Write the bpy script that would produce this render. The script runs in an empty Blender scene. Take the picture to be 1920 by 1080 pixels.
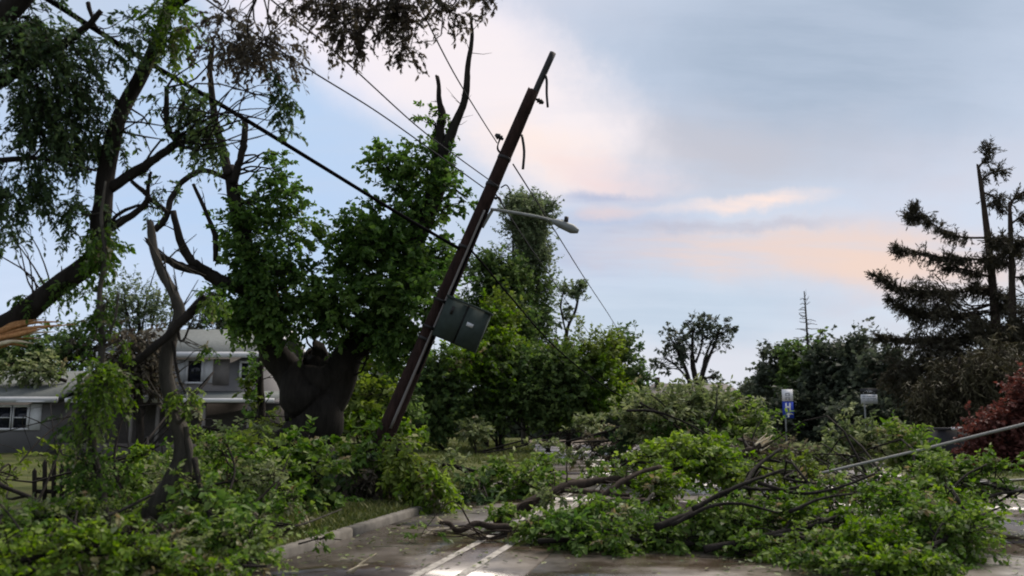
import bpy, math, random
import numpy as np
from mathutils import Vector

random.seed(11)
rng = np.random.default_rng(11)
SC = bpy.context.scene
COL = SC.collection

# ------------------------------------------------------------------ camera
F = 1598.0                      # focal length in pixels of a 1920 wide frame
CAM = np.array([0.0, 0.0, 1.7])
PITCH = math.radians(8.72)
FW = np.array([0, math.cos(PITCH), math.sin(PITCH)])
UP = np.array([0, -math.sin(PITCH), math.cos(PITCH)])
RT = np.array([1.0, 0, 0])

cd = bpy.data.cameras.new('camera')
cam = bpy.data.objects.new('camera', cd)
COL.objects.link(cam)
cam.location = CAM
cam.rotation_euler = (math.radians(90) + PITCH, 0, 0)
cd.sensor_width = 36.0
cd.lens = 36.0 * F / 1920.0
cd.clip_start = 0.1
cd.clip_end = 6000
cd.dof.use_dof = True
cd.dof.focus_distance = 19.0
cd.dof.aperture_fstop = 1.1
SC.camera = cam

def ray(px, py):
    return FW + RT * ((px - 960) / F) + UP * ((540 - py) / F)

def P(px, py, d):
    """world point seen at a photo pixel, d metres ahead of the camera"""
    r = ray(px, py)
    return CAM + r * (d / r[1])

def G(px, py, z=0.0):
    r = ray(px, py)
    return CAM + r * ((z - CAM[2]) / r[2])

# ------------------------------------------------------------------ world
SUN_AZ, SUN_EL = math.radians(40), math.radians(52)
world = bpy.data.worlds.new('World')
SC.world = world
world.use_nodes = True
wt = world.node_tree
wt.nodes.clear()

def wn(t, **kw):
    n = wt.nodes.new(t)
    for k, v in kw.items():
        setattr(n, k, v)
    return n

EXPOSURE = 1.8
BG = 0.05
w_out = wn('ShaderNodeOutputWorld')
w_bg = wn('ShaderNodeBackground')
w_bg.inputs['Strength'].default_value = BG
wt.links.new(w_bg.outputs[0], w_out.inputs[0])
sky = wn('ShaderNodeTexSky', sky_type='NISHITA', sun_disc=False)
sky.sun_elevation = SUN_EL
sky.sun_rotation = SUN_AZ
sky.air_density = 1.0
sky.dust_density = 1.5
sky.ozone_density = 1.5
tc = wn('ShaderNodeTexCoord')

def vmath(op, a, b=None):
    n = wn('ShaderNodeVectorMath', operation=op)
    for i, v in enumerate((a, b)):
        if v is None:
            continue
        if isinstance(v, (tuple, list)):
            n.inputs[i].default_value = v
        else:
            wt.links.new(v, n.inputs[i])
    return n.outputs['Value'] if op in ('LENGTH', 'DOT_PRODUCT') else n.outputs['Vector']

def smath(op, a, b=None, clamp=False):
    n = wn('ShaderNodeMath', operation=op, use_clamp=clamp)
    for i, v in enumerate((a, b)):
        if v is None:
            continue
        if isinstance(v, (int, float)):
            n.inputs[i].default_value = v
        else:
            wt.links.new(v, n.inputs[i])
    return n.outputs[0]

def smooth(v, lo, hi, o0=0.0, o1=1.0):
    n = wn('ShaderNodeMapRange', interpolation_type='SMOOTHSTEP')
    wt.links.new(v, n.inputs['Value'])
    n.inputs['From Min'].default_value = lo
    n.inputs['From Max'].default_value = hi
    n.inputs['To Min'].default_value = o0
    n.inputs['To Max'].default_value = o1
    return n.outputs[0]

def mixc(f, a, b):
    n = wn('ShaderNodeMix', data_type='RGBA')
    for s, v in ((n.inputs[0], f), (n.inputs[6], a), (n.inputs[7], b)):
        if isinstance(v, (int, float)):
            s.default_value = v
        elif isinstance(v, (tuple, list)):
            s.default_value = tuple(v) + (1,) if len(v) == 3 else v
        else:
            wt.links.new(v, s)
    return n.outputs[2]

def noise(vec, scale, detail=5, rough=0.55):
    n = wn('ShaderNodeTexNoise')
    n.inputs['Scale'].default_value = scale
    n.inputs['Detail'].default_value = detail
    n.inputs['Roughness'].default_value = rough
    wt.links.new(vec, n.inputs['Vector'])
    return n

def srgb(r, g, b):
    f = lambda c: ((c / 255 + 0.055) / 1.055) ** 2.4 if c > 10 else c / 255 / 12.92
    return (f(r), f(g), f(b))

def sky_rgb(r, g, b):
    return tuple(c / BG / 2 ** EXPOSURE for c in srgb(r, g, b))

gdir = vmath('NORMALIZE', tc.outputs['Generated'])
# clouds lie in a layer overhead: stretch the noise towards the horizon
sep = wn('ShaderNodeSeparateXYZ')
wt.links.new(gdir, sep.inputs[0])
zz = smath('ADD', smath('MAXIMUM', sep.outputs['Z'], 0.0), 0.22)
comb = wn('ShaderNodeCombineXYZ')
wt.links.new(smath('DIVIDE', sep.outputs['X'], zz), comb.inputs[0])
wt.links.new(smath('DIVIDE', sep.outputs['Y'], zz), comb.inputs[1])
cl1 = noise(comb.outputs[0], 1.3, 6, 0.55)
stretch = wn('ShaderNodeMapping')
stretch.inputs['Scale'].default_value = (0.55, 2.2, 1.0)
stretch.inputs['Rotation'].default_value = (0, 0, math.radians(12))
wt.links.new(comb.outputs[0], stretch.inputs[0])
cl2 = noise(stretch.outputs[0], 2.6, 8, 0.62)
warp = noise(gdir, 6.0, 8, 0.62)
dw = vmath('ADD', gdir, vmath('MULTIPLY', vmath('SUBTRACT', warp.outputs['Color'], (0.5, 0.5, 0.5)), (0.17, 0.17, 0.075)))

base = mixc(0.86, sky.outputs[0], sky_rgb(204, 214, 230))     # thin high veil over the clear sky
veil = smooth(cl1.outputs[0], 0.42, 0.68)
c = mixc(smath('MULTIPLY', veil, 0.55), base, sky_rgb(214, 210, 220))

def cloud(cin, px, py, sx, sy, ang, col, amt, soft=0.0, wisp=0.35):
    v = ray(px, py)
    v = v / np.linalg.norm(v)
    d = vmath('SUBTRACT', dw, tuple(v))
    r = wn('ShaderNodeVectorRotate', rotation_type='Y_AXIS')
    wt.links.new(d, r.inputs['Vector'])
    r.inputs['Angle'].default_value = math.radians(ang)
    s = vmath('MULTIPLY', r.outputs[0], (F / sx, F / sx, F / sy))
    m = smooth(vmath('LENGTH', s), soft, 1.0, 1.0, 0.0)
    w = smooth(cl2.outputs[0], 0.36, 0.60, 1.0 - min(1.0, wisp * 1.6), 1.0)
    return mixc(smath('MULTIPLY', smath('MULTIPLY', m, w), amt), cin, col)

c = cloud(c, 330, 380, 640, 420, 20, sky_rgb(188, 213, 245), 0.95, 0.35, 0.15)
c = cloud(c, 120, 560, 420, 190, 0, sky_rgb(214, 227, 248), 0.8, 0.1, 0.2)
c = cloud(c, 1560, 90, 620, 300, 0, sky_rgb(168, 184, 205), 0.95, 0.15, 0.15)
c = cloud(c, 1330, 290, 420, 130, -8, sky_rgb(200, 200, 210), 0.85, 0.1, 0.25)
c = cloud(c, 720, 50, 420, 170, -18, sky_rgb(252, 244, 252), 1.0, 0.3, 0.1)
c = cloud(c, 960, 200, 360, 170, -28, sky_rgb(250, 241, 244), 1.0, 0.3, 0.12)
c = cloud(c, 1020, 285, 190, 85, -20, sky_rgb(255, 238, 232), 1.0, 0.1, 0.15)
c = cloud(c, 1130, 330, 190, 50, -14, sky_rgb(244, 222, 222), 0.8, 0.1, 0.25)
c = cloud(c, 1120, 460, 330, 105, -6, sky_rgb(172, 192, 224), 0.85, 0.25, 0.4)
c = cloud(c, 1130, 372, 170, 22, -6, sky_rgb(172, 184, 214), 0.7, 0.1, 0.4)
c = cloud(c, 1250, 590, 420, 90, 0, sky_rgb(194, 210, 228), 0.8, 0.1, 0.3)
c = cloud(c, 1480, 480, 560, 75, -3, sky_rgb(236, 216, 210), 1.0, 0.2, 0.4)
c = cloud(c, 1660, 500, 230, 70, -8, sky_rgb(244, 218, 204), 0.9, 0.1, 0.25)
c = cloud(c, 1395, 392, 200, 24, 0, sky_rgb(255, 234, 226), 1.0, 0.15, 0.35)
c = cloud(c, 1150, 402, 120, 26, -3, sky_rgb(234, 214, 214), 0.8, 0.1, 0.35)
c = cloud(c, 1340, 436, 300, 16, -1, sky_rgb(186, 190, 208), 0.6, 0.1, 0.5)
c = cloud(c, 1350, 700, 500, 90, 0, sky_rgb(226, 228, 238), 0.9, 0.1, 0.1)
wt.links.new(c, w_bg.inputs['Color'])

sd = bpy.data.lights.new('sun', 'SUN')
sd.energy = 1.5
sd.angle = math.radians(30)
sd.color = (1.0, 0.9, 0.8)
sun = bpy.data.objects.new('sun', sd)
COL.objects.link(sun)
sdir = Vector((math.sin(SUN_AZ) * math.cos(SUN_EL), math.cos(SUN_AZ) * math.cos(SUN_EL), math.sin(SUN_EL)))
sun.rotation_euler = (-sdir).to_track_quat('-Z', 'Y').to_euler()
sun.location = (0, 0, 30)

SC.view_settings.view_transform = 'Standard'
SC.view_settings.look = 'None'
SC.view_settings.exposure = EXPOSURE
SC.view_settings.gamma = 1.0
SC.render.engine = 'CYCLES'
SC.cycles.max_bounces = 5
SC.cycles.diffuse_bounces = 3
SC.cycles.transparent_max_bounces = 6
SC.cycles.pixel_filter_type = 'BLACKMAN_HARRIS'
SC.cycles.filter_width = 1.9

# ------------------------------------------------------------------ helpers
def tag(o, label=None, cat=None, group=None, kind=None):
    if label: o['label'] = label
    if cat: o['category'] = cat
    if group: o['group'] = group
    if kind: o['kind'] = kind
    return o

def link(name, me, mat, parent=None):
    o = bpy.data.objects.new(name, me)
    COL.objects.link(o)
    if mat is not None:
        if len(me.materials) == 0:
            me.materials.append(mat)
    if parent is not None:
        o.parent = parent
        o.matrix_parent_inverse = parent.matrix_basis.inverted()
    return o

def empty(name, loc):
    o = bpy.data.objects.new(name, None)
    o.empty_display_size = 0.2
    COL.objects.link(o)
    o.location = tuple(loc)
    return o

class MB:
    """collects quads / tris of numpy blocks and builds one mesh"""
    def __init__(self):
        self.v, self.q, self.t, self.n = [], [], [], 0
        self.tint = []
    def add(self, v, q=None, t=None, tint=None):
        v = np.asarray(v, float).reshape(-1, 3)
        if q is not None and len(q): self.q.append(np.asarray(q, int).reshape(-1, 4) + self.n)
        if t is not None and len(t): self.t.append(np.asarray(t, int).reshape(-1, 3) + self.n)
        self.v.append(v)
        self.tint.append(np.full(len(v), 0.5) if tint is None else np.broadcast_to(tint, (len(v),)))
        self.n += len(v)
        return self
    def box(self, lo, hi, M=None, o=(0, 0, 0)):
        x0, y0, z0 = lo; x1, y1, z1 = hi
        v = np.array([[x0,y0,z0],[x1,y0,z0],[x1,y1,z0],[x0,y1,z0],[x0,y0,z1],[x1,y0,z1],[x1,y1,z1],[x0,y1,z1]], float)
        if M is not None: v = v @ np.asarray(M)
        v = v + np.asarray(o)
        return self.add(v, [[0,3,2,1],[4,5,6,7],[0,1,5,4],[1,2,6,5],[2,3,7,6],[3,0,4,7]])
    def build(self, name, mat, parent=None, smooth=False):
        if self.n == 0:
            return None
        v = np.concatenate(self.v).astype(np.float32)
        if parent is not None:                      # vertices are world-space: store them relative to the thing's base
            b = parent
            off = np.zeros(3)
            while b is not None:
                off += np.array(b.location); b = b.parent
            v = v - off.astype(np.float32)
        q = np.concatenate(self.q) if self.q else np.zeros((0, 4), int)
        t = np.concatenate(self.t) if self.t else np.zeros((0, 3), int)
        me = bpy.data.meshes.new(name)
        me.vertices.add(len(v)); me.vertices.foreach_set('co', v.ravel())
        idx = np.concatenate([q.ravel(), t.ravel()]).astype(np.int32)
        me.loops.add(len(idx)); me.loops.foreach_set('vertex_index', idx)
        ls = np.concatenate([np.arange(len(q)) * 4, len(q) * 4 + np.arange(len(t)) * 3]).astype(np.int32)
        me.polygons.add(len(ls)); me.polygons.foreach_set('loop_start', ls)
        if smooth:
            me.polygons.foreach_set('use_smooth', np.ones(len(ls), bool))
        at = me.attributes.new('tint', 'FLOAT', 'POINT')
        at.data.foreach_set('value', np.concatenate(self.tint).astype(np.float32))
        me.update(calc_edges=True)
        me.materials.append(mat)
        o = bpy.data.objects.new(name, me)
        COL.objects.link(o)
        if parent is not None:
            o.parent = parent
        return o

def unit(a):
    return a / (np.linalg.norm(a, axis=-1, keepdims=True) + 1e-9)

def spline(pts, per=6):
    p = np.asarray(pts, float)
    if len(p) < 3:
        u = np.linspace(0, 1, per + 1)[:, None]
        return p[0] * (1 - u) + p[-1] * u
    e = np.vstack([2 * p[0] - p[1], p, 2 * p[-1] - p[-2]])
    out = []
    for i in range(1, len(e) - 2):
        for u in np.linspace(0, 1, per, endpoint=False):
            a, b, c_, d = e[i-1], e[i], e[i+1], e[i+2]
            out.append(0.5 * ((2*b) + (-a + c_)*u + (2*a - 5*b + 4*c_ - d)*u*u + (-a + 3*b - 3*c_ + d)*u**3))
    out.append(p[-1])
    return np.array(out)

def tube(mb, pts, r0, r1, sides=8, per=5, rough=0.0, jag=0.0, r=None, tint=0.5, wob=0.0):
    """tapered limb through pts; jag makes a torn end"""
    c_ = spline(pts, per)
    n = len(c_)
    if wob and n > 4:
        k = np.linspace(0, 1, n)
        off = np.zeros((n, 3))
        for f_ in (5, 11, 19):
            off += rng.normal(size=3) * np.sin(f_ * k * 3.1 + rng.uniform(0, 6.28))[:, None] / f_ * 4
        c_ = c_ + off * wob * (np.sin(np.pi * k) ** 0.5)[:, None]
    if r is None:
        rad = r0 + (r1 - r0) * np.linspace(0, 1, n) ** 0.85
    else:
        rad = np.interp(np.linspace(0, 1, n), np.linspace(0, 1, len(r)), r)
    tn = unit(np.gradient(c_, axis=0))
    ref = np.array([0.3, 0.1, 1.0]) if abs(tn[0][2]) < 0.8 else np.array([1.0, 0.2, 0.0])
    u = unit(np.cross(tn[0], ref)[None])[0]
    V = []
    a = np.linspace(0, 2 * np.pi, sides, endpoint=False)
    ph = rng.uniform(0, 6.28, 3)
    for i in range(n):
        u = u - tn[i] * (u @ tn[i]); u = u / np.linalg.norm(u)
        w = np.cross(tn[i], u)
        rr = rad[i] * (1 + rough * (0.5*np.sin(2*a + ph[0] + i*0.7) + 0.35*np.sin(3*a + ph[1] - i*0.5) + 0.5 * rng.uniform(-1, 1, sides)))
        ring = c_[i] + (np.cos(a) * rr)[:, None] * u + (np.sin(a) * rr)[:, None] * w
        if jag and i == n - 1:
            ring = ring + tn[i] * rng.uniform(-0.5, 1, sides)[:, None] * jag
        V.append(ring)
    V = np.concatenate(V)
    q = []
    for i in range(n - 1):
        for k in range(sides):
            k2 = (k + 1) % sides
            q.append([i*sides+k, i*sides+k2, (i+1)*sides+k2, (i+1)*sides+k])
    t = []
    V = np.vstack([V, c_[0], c_[-1] - tn[-1] * jag * 0.4])
    for k in range(sides):
        k2 = (k + 1) % sides
        t.append([n*sides, k2, k]); t.append([n*sides+1, (n-1)*sides+k, (n-1)*sides+k2])
    mb.add(V, q, t, tint)
    return c_

def sticks(mb, p0, p1, r0, r1, tint=0.5):
    """many thin three-sided twigs at once"""
    p0 = np.asarray(p0, float); p1 = np.asarray(p1, float)
    n = len(p0)
    if n == 0: return
    d = unit(p1 - p0)
    ref = np.where(np.abs(d[:, 2:3]) < 0.85, np.array([[0, 0, 1.0]]), np.array([[1.0, 0, 0]]))
    u = unit(np.cross(d, ref)); w = np.cross(d, u)
    r0 = np.broadcast_to(r0, (n,))[:, None]; r1 = np.broadcast_to(r1, (n,))[:, None]
    V = []
    for p, r in ((p0, r0), (p1, r1)):
        for a in (0, 2.094, 4.189):
            V.append(p + r * (math.cos(a) * u + math.sin(a) * w))
    V = np.stack(V, 1)
    b = (np.arange(n) * 6)[:, None, None]
    q = np.array([[0,1,4,3],[1,2,5,4],[2,0,3,5]])[None] + b
    mb.add(V.reshape(-1, 3), q.reshape(-1, 4), None, tint)

def leaves(mb, pos, d, nrm, L, W, tint, curl=0.18, fold=0.16, lod=False):
    n = len(pos)
    if n == 0: return
    if lod:                                          # far leaves: one folded diamond
        d = unit(d); s = unit(np.cross(d, nrm)); nn = np.cross(s, d)
        L = np.broadcast_to(L, (n,))[:, None]; W = np.broadcast_to(W, (n,))[:, None]
        m_ = pos + d * L * 0.45 + nn * W * 0.12
        V = np.stack([pos, m_ + s * W * 0.56, pos + d * L - nn * L * 0.12, m_ - s * W * 0.56], 1).reshape(-1, 3)
        b = (np.arange(n) * 4)[:, None, None]
        mb.add(V, (np.array([[0, 3, 2, 1]])[None] + b).reshape(-1, 4), None, np.repeat(np.clip(tint, 0, 1), 4))
        return
    d = unit(d)
    s = unit(np.cross(d, nrm)); nn = np.cross(s, d)
    L = np.broadcast_to(L, (n,))[:, None]; W = np.broadcast_to(W, (n,))[:, None]
    cu = L * (curl * rng.uniform(-0.4, 1.4, (n, 1))); fo = W * fold * rng.uniform(0.2, 1.8, (n, 1))
    B = pos
    T = pos + d * L - nn * cu
    l1 = pos + d * L * 0.34 + s * W * 0.5 + nn * fo
    r1 = pos + d * L * 0.34 - s * W * 0.5 + nn * fo
    l2 = pos + d * L * 0.72 + s * W * 0.33 + nn * (fo * 0.5 - cu * 0.55)
    r2 = pos + d * L * 0.72 - s * W * 0.33 + nn * (fo * 0.5 - cu * 0.55)
    V = np.stack([B, l1, l2, T, r2, r1], 1).reshape(-1, 3)
    b = (np.arange(n) * 6)[:, None, None]
    q = (np.array([[0,3,2,1],[0,5,4,3]])[None] + b).reshape(-1, 4)
    mb.add(V, q, None, np.repeat(np.clip(tint, 0, 1), 6))

# ------------------------------------------------------------------ materials
def new_mat(name):
    m = bpy.data.materials.new(name)
    m.use_nodes = True
    nt = m.node_tree
    b = nt.nodes['Principled BSDF']
    return m, nt, b

def ramp(nt, fac, stops):
    r = nt.nodes.new('ShaderNodeValToRGB')
    els = r.color_ramp.elements
    while len(els) < len(stops): els.new(0.5)
    for e, (p, col) in zip(els, stops):
        e.position = p; e.color = tuple(col) + (1,)
    nt.links.new(fac, r.inputs[0])
    return r.outputs[0]

def tnoise(nt, scale, detail=4, rough=0.6, coord='Object', stretch=None):
    t = nt.nodes.new('ShaderNodeTexCoord')
    n = nt.nodes.new('ShaderNodeTexNoise')
    n.inputs['Scale'].default_value = scale
    n.inputs['Detail'].default_value = detail
    n.inputs['Roughness'].default_value = rough
    if stretch:
        mp = nt.nodes.new('ShaderNodeMapping')
        mp.inputs['Scale'].default_value = stretch
        nt.links.new(t.outputs[coord], mp.inputs[0]); nt.links.new(mp.outputs[0], n.inputs['Vector'])
    else:
        nt.links.new(t.outputs[coord], n.inputs['Vector'])
    return n.outputs[0]

def bump(nt, b, h, strength=0.4, dist=0.02):
    n = nt.nodes.new('ShaderNodeBump')
    n.inputs['Strength'].default_value = strength
    n.inputs['Distance'].default_value = dist
    nt.links.new(h, n.inputs['Height'])
    nt.links.new(n.outputs[0], b.inputs['Normal'])

def leaf_mat(name, dark, mid, light, trans=0.35, rough=0.65, wilt=False):
    m, nt, b = new_mat(name)
    a = nt.nodes.new('ShaderNodeAttribute'); a.attribute_name = 'tint'
    colr = ramp(nt, a.outputs['Fac'], [(0.0, dark), (0.42, mid), (0.78, light), (0.92, (0.25, 0.28, 0.18)), (1.0, (0.17, 0.125, 0.06))] if wilt else [(0.0, dark), (0.5, mid), (1.0, light)])
    nt.links.new(colr, b.inputs['Base Color'])
    b.inputs['Roughness'].default_value = rough
    b.inputs['Specular IOR Level'].default_value = 0.18
    tr = nt.nodes.new('ShaderNodeBsdfTranslucent')
    hs = nt.nodes.new('ShaderNodeHueSaturation')
    hs.inputs['Saturation'].default_value = 1.15; hs.inputs['Value'].default_value = 1.3
    nt.links.new(colr, hs.inputs['Color']); nt.links.new(hs.outputs[0], tr.inputs[0])
    mx = nt.nodes.new('ShaderNodeMixShader'); mx.inputs[0].default_value = trans
    out = nt.nodes['Material Output']
    nt.links.new(b.outputs[0], mx.inputs[1]); nt.links.new(tr.outputs[0], mx.inputs[2])
    nt.links.new(mx.outputs[0], out.inputs[0])
    return m

def flat_mat(name, col, rough=0.6, metal=0.0, vary=0.25, scale=6.0, bmp=0.0, stretch=None, spec=0.3):
    m, nt, b = new_mat(name)
    n = tnoise(nt, scale, 5, 0.6, 'Object', stretch)
    lo = tuple(x * (1 - vary) for x in col); hi = tuple(min(1, x * (1 + vary)) for x in col)
    nt.links.new(ramp(nt, n, [(0.3, lo), (0.7, hi)]), b.inputs['Base Color'])
    b.inputs['Roughness'].default_value = rough
    b.inputs['Specular IOR Level'].default_value = spec
    b.inputs['Metallic'].default_value = metal
    if bmp: bump(nt, b, n, bmp, 0.02)
    return m

def bark_mat(name, dark, light, scale=9):
    m, nt, b = new_mat(name)
    n = tnoise(nt, scale, 7, 0.7, 'Object', (1, 1, 0.22))
    n2 = tnoise(nt, 1.3, 3, 0.5)
    mx = nt.nodes.new('ShaderNodeMath'); mx.operation = 'MULTIPLY_ADD'
    nt.links.new(n2, mx.inputs[0]); mx.inputs[1].default_value = 0.5; nt.links.new(n, mx.inputs[2])
    nt.links.new(ramp(nt, mx.outputs[0], [(0.5, dark), (0.95, light)]), b.inputs['Base Color'])
    b.inputs['Roughness'].default_value = 0.9
    b.inputs['Specular IOR Level'].default_value = 0.1
    bump(nt, b, n, 0.9, 0.04)
    return m

M = {}
M['maple'] = leaf_mat('maple_leaf', (0.034, 0.072, 0.018), (0.074, 0.136, 0.032), (0.135, 0.205, 0.052), 0.46)
M['locust'] = leaf_mat('locust_leaf', (0.022, 0.042, 0.020), (0.050, 0.085, 0.036), (0.10, 0.15, 0.05), 0.35)
M['dry'] = leaf_mat('dull_leaf', (0.035, 0.028, 0.022), (0.065, 0.055, 0.04), (0.105, 0.095, 0.065))
M['fresh'] = leaf_mat('fresh_leaf', (0.052, 0.105, 0.012), (0.108, 0.188, 0.022), (0.19, 0.265, 0.045), 0.46, wilt=True)
M['debris'] = leaf_mat('debris_leaf', (0.036, 0.080, 0.012), (0.085, 0.155, 0.025), (0.165, 0.23, 0.052), 0.42, wilt=True)
M['pale'] = leaf_mat('pale_leaf', (0.062, 0.09, 0.034), (0.135, 0.172, 0.066), (0.24, 0.265, 0.13), 0.35, wilt=True)
M['yellow'] = leaf_mat('yellow_green_leaf', (0.06, 0.095, 0.018), (0.12, 0.165, 0.03), (0.19, 0.235, 0.06), 0.4)
M['shrub'] = leaf_mat('shrub_leaf', (0.040, 0.074, 0.026), (0.080, 0.128, 0.040), (0.135, 0.185, 0.058), 0.45)
M['poplar'] = leaf_mat('poplar_leaf', (0.06, 0.09, 0.045), (0.11, 0.15, 0.072), (0.18, 0.21, 0.115), 0.38)
M['far'] = leaf_mat('hazed_far_leaf', (0.030, 0.040, 0.027), (0.062, 0.078, 0.052), (0.11, 0.128, 0.084))  # distance haze is put into the leaf colour: lighter and greyer
M['needle'] = leaf_mat('spruce_needle', (0.022, 0.021, 0.014), (0.048, 0.045, 0.028), (0.078, 0.068, 0.044), 0.2, 0.7)
M['brown_needle'] = leaf_mat('brown_needle', (0.026, 0.024, 0.013), (0.052, 0.049, 0.026), (0.085, 0.076, 0.042), 0.12, 0.7)
M['red'] = leaf_mat('dark_red_leaf', (0.085, 0.032, 0.026), (0.12, 0.046, 0.038), (0.16, 0.068, 0.056))
M['grass'] = leaf_mat('grass_blade', (0.04, 0.06, 0.016), (0.09, 0.11, 0.032), (0.16, 0.155, 0.065), 0.25, 0.7)
M['litter'] = leaf_mat('litter_leaf', (0.03, 0.05, 0.015), (0.08, 0.11, 0.03), (0.22, 0.22, 0.11), 0.15, 0.5)
M['bark'] = bark_mat('dark_bark', (0.008, 0.007, 0.006), (0.034, 0.029, 0.025))
M['black_bark'] = bark_mat('near_black_bark', (0.008, 0.007, 0.006), (0.030, 0.026, 0.022))  # bark base colour tuned down to near black
M['bark_grey'] = bark_mat('grey_bark', (0.022, 0.020, 0.017), (0.075, 0.068, 0.056))
M['bark_brown'] = bark_mat('brown_bark', (0.014, 0.011, 0.009), (0.062, 0.047, 0.036))
M['torn'] = bark_mat('torn_wood', (0.26, 0.10, 0.035), (0.66, 0.36, 0.16), 26)
M['pale_torn'] = bark_mat('pale_torn_wood', (0.45, 0.36, 0.22), (0.75, 0.66, 0.48), 14)
M['pole'] = bark_mat('creosoted_wood', (0.010, 0.0065, 0.006), (0.042, 0.024, 0.020), 14)
M['steel'] = flat_mat('galvanised_steel', (0.20, 0.21, 0.20), 0.65, 0.3, 0.2)
M['dark_steel'] = flat_mat('dark_steel', (0.03, 0.028, 0.028), 0.5, 0.6, 0.2)
M['wire'] = flat_mat('black_cable', (0.005, 0.005, 0.006), 0.95, 0.0, 0.2, spec=0.02)
M['grey_wire'] = flat_mat('weathered_wire', (0.05, 0.05, 0.055), 0.9, 0.0, 0.2, spec=0.05)
M['pale_cable'] = flat_mat('pale_cable', (0.27, 0.265, 0.245), 0.7, 0.0, 0.15)
M['conduit'] = flat_mat('pale_conduit', (0.16, 0.145, 0.135), 0.5, 0.0, 0.15)
M['cabinet'] = flat_mat('grey_green_cabinet', (0.038, 0.05, 0.045), 0.8, 0.0, 0.2, spec=0.1)
M['white'] = flat_mat('white_paint', (0.72, 0.72, 0.72), 0.5, 0.0, 0.06)
M['offwhite'] = flat_mat('dull_white_paint', (0.5, 0.51, 0.52), 0.55, 0.0, 0.08)
M['black'] = flat_mat('black_paint', (0.012, 0.012, 0.012), 0.5, 0.0, 0.1)
M['blue'] = flat_mat('sign_blue', (0.02, 0.05, 0.36), 0.45, 0.0, 0.08)
M['grey_text'] = flat_mat('grey_print', (0.30, 0.30, 0.31), 0.6, 0.0, 0.05)
M['siding'] = flat_mat('grey_siding', (0.155, 0.15, 0.15), 0.8, 0.0, 0.1, 30, 0.3, (0.05, 0.05, 6))
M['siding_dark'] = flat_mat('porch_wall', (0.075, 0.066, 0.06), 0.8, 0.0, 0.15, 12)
M['shingle'] = flat_mat('roof_shingle', (0.10, 0.11, 0.106), 0.9, 0.0, 0.22, 9, 0.5)
M['trim'] = flat_mat('house_trim', (0.6, 0.6, 0.61), 0.5, 0.0, 0.05)
M['taupe'] = flat_mat('taupe_panel', (0.19, 0.172, 0.16), 0.7, 0.0, 0.08)
M['glass'] = flat_mat('dark_window_glass', (0.012, 0.014, 0.02), 0.08, 0.0, 0.1)
M['black_box'] = flat_mat('dark_grey_box', (0.028, 0.027, 0.03), 0.8, 0.0, 0.2)
M['soil'] = flat_mat('soil', (0.09, 0.07, 0.05), 0.95, 0.0, 0.4, 5, 0.7)
M['mark'] = None

def road_mat():
    m, nt, b = new_mat('worn_wet_concrete')
    geo = nt.nodes.new('ShaderNodeNewGeometry')
    def nz(scale, detail, rough):
        n = nt.nodes.new('ShaderNodeTexNoise')
        n.inputs['Scale'].default_value = scale; n.inputs['Detail'].default_value = detail
        n.inputs['Roughness'].default_value = rough
        nt.links.new(geo.outputs['Position'], n.inputs['Vector'])
        return n.outputs[0]
    big, mid, fine = nz(0.45, 5, 0.6), nz(2.2, 6, 0.65), nz(40, 4, 0.7)
    oi = nt.nodes.new('ShaderNodeObjectInfo')
    f = nt.nodes.new('ShaderNodeMath'); f.operation = 'MULTIPLY_ADD'
    nt.links.new(oi.outputs['Random'], f.inputs[0]); f.inputs[1].default_value = 0.18; nt.links.new(mid, f.inputs[2])
    col = ramp(nt, f.outputs[0], [(0.32, (0.052, 0.042, 0.034)), (0.55, (0.10, 0.084, 0.070)), (0.8, (0.19, 0.17, 0.15))])
    wet = ramp(nt, big, [(0.42, (0.42, 0.34, 0.28)), (0.58, (1.05, 1.03, 1.0))])
    mx = nt.nodes.new('ShaderNodeMix'); mx.data_type = 'RGBA'; mx.blend_type = 'MULTIPLY'; mx.inputs[0].default_value = 1
    nt.links.new(col, mx.inputs[6]); nt.links.new(wet, mx.inputs[7])
    nt.links.new(mx.outputs[2], b.inputs['Base Color'])
    rr = ramp(nt, big, [(0.40, (0.14, 0.14, 0.14)), (0.58, (0.42, 0.42, 0.42))])
    nt.links.new(rr, b.inputs['Roughness'])
    b.inputs['Specular IOR Level'].default_value = 0.5
    bump(nt, b, fine, 0.25, 0.006)
    return m
M['road'] = road_mat()

def mark_mat():
    m, nt, b = new_mat('worn_road_paint')
    n = tnoise(nt, 9, 6, 0.75)
    nt.links.new(ramp(nt, n, [(0.36, (0.10, 0.085, 0.07)), (0.56, (0.36, 0.335, 0.29))]), b.inputs['Base Color'])
    b.inputs['Roughness'].default_value = 0.5
    return m
M['mark'] = mark_mat()

def ground_mat(name, a, b_, c_):
    m, nt, b = new_mat(name)
    n = tnoise(nt, 0.7, 7, 0.65)
    nt.links.new(ramp(nt, n, [(0.3, a), (0.5, b_), (0.72, c_)]), b.inputs['Base Color'])
    b.inputs['Roughness'].default_value = 0.95
    b.inputs['Specular IOR Level'].default_value = 0.05
    bump(nt, b, tnoise(nt, 14, 5, 0.7), 0.8, 0.05)
    return m
M['lawn'] = ground_mat('lawn', (0.035, 0.045, 0.016), (0.065, 0.075, 0.026), (0.10, 0.09, 0.045))
M['kerb'] = flat_mat('kerb_concrete', (0.125, 0.115, 0.098), 0.9, 0.0, 0.4, 3, 0.6)

# ------------------------------------------------------------------ ground, road, kerb
def struct(o):
    o['kind'] = 'structure'; return o

gm = MB()
gm.add([[-3000, -200, -0.12], [3000, -200, -0.12], [3000, 5000, -0.12], [-3000, 5000, -0.12]], [[0, 1, 2, 3]])
struct(gm.build('ground', M['lawn']))

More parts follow.
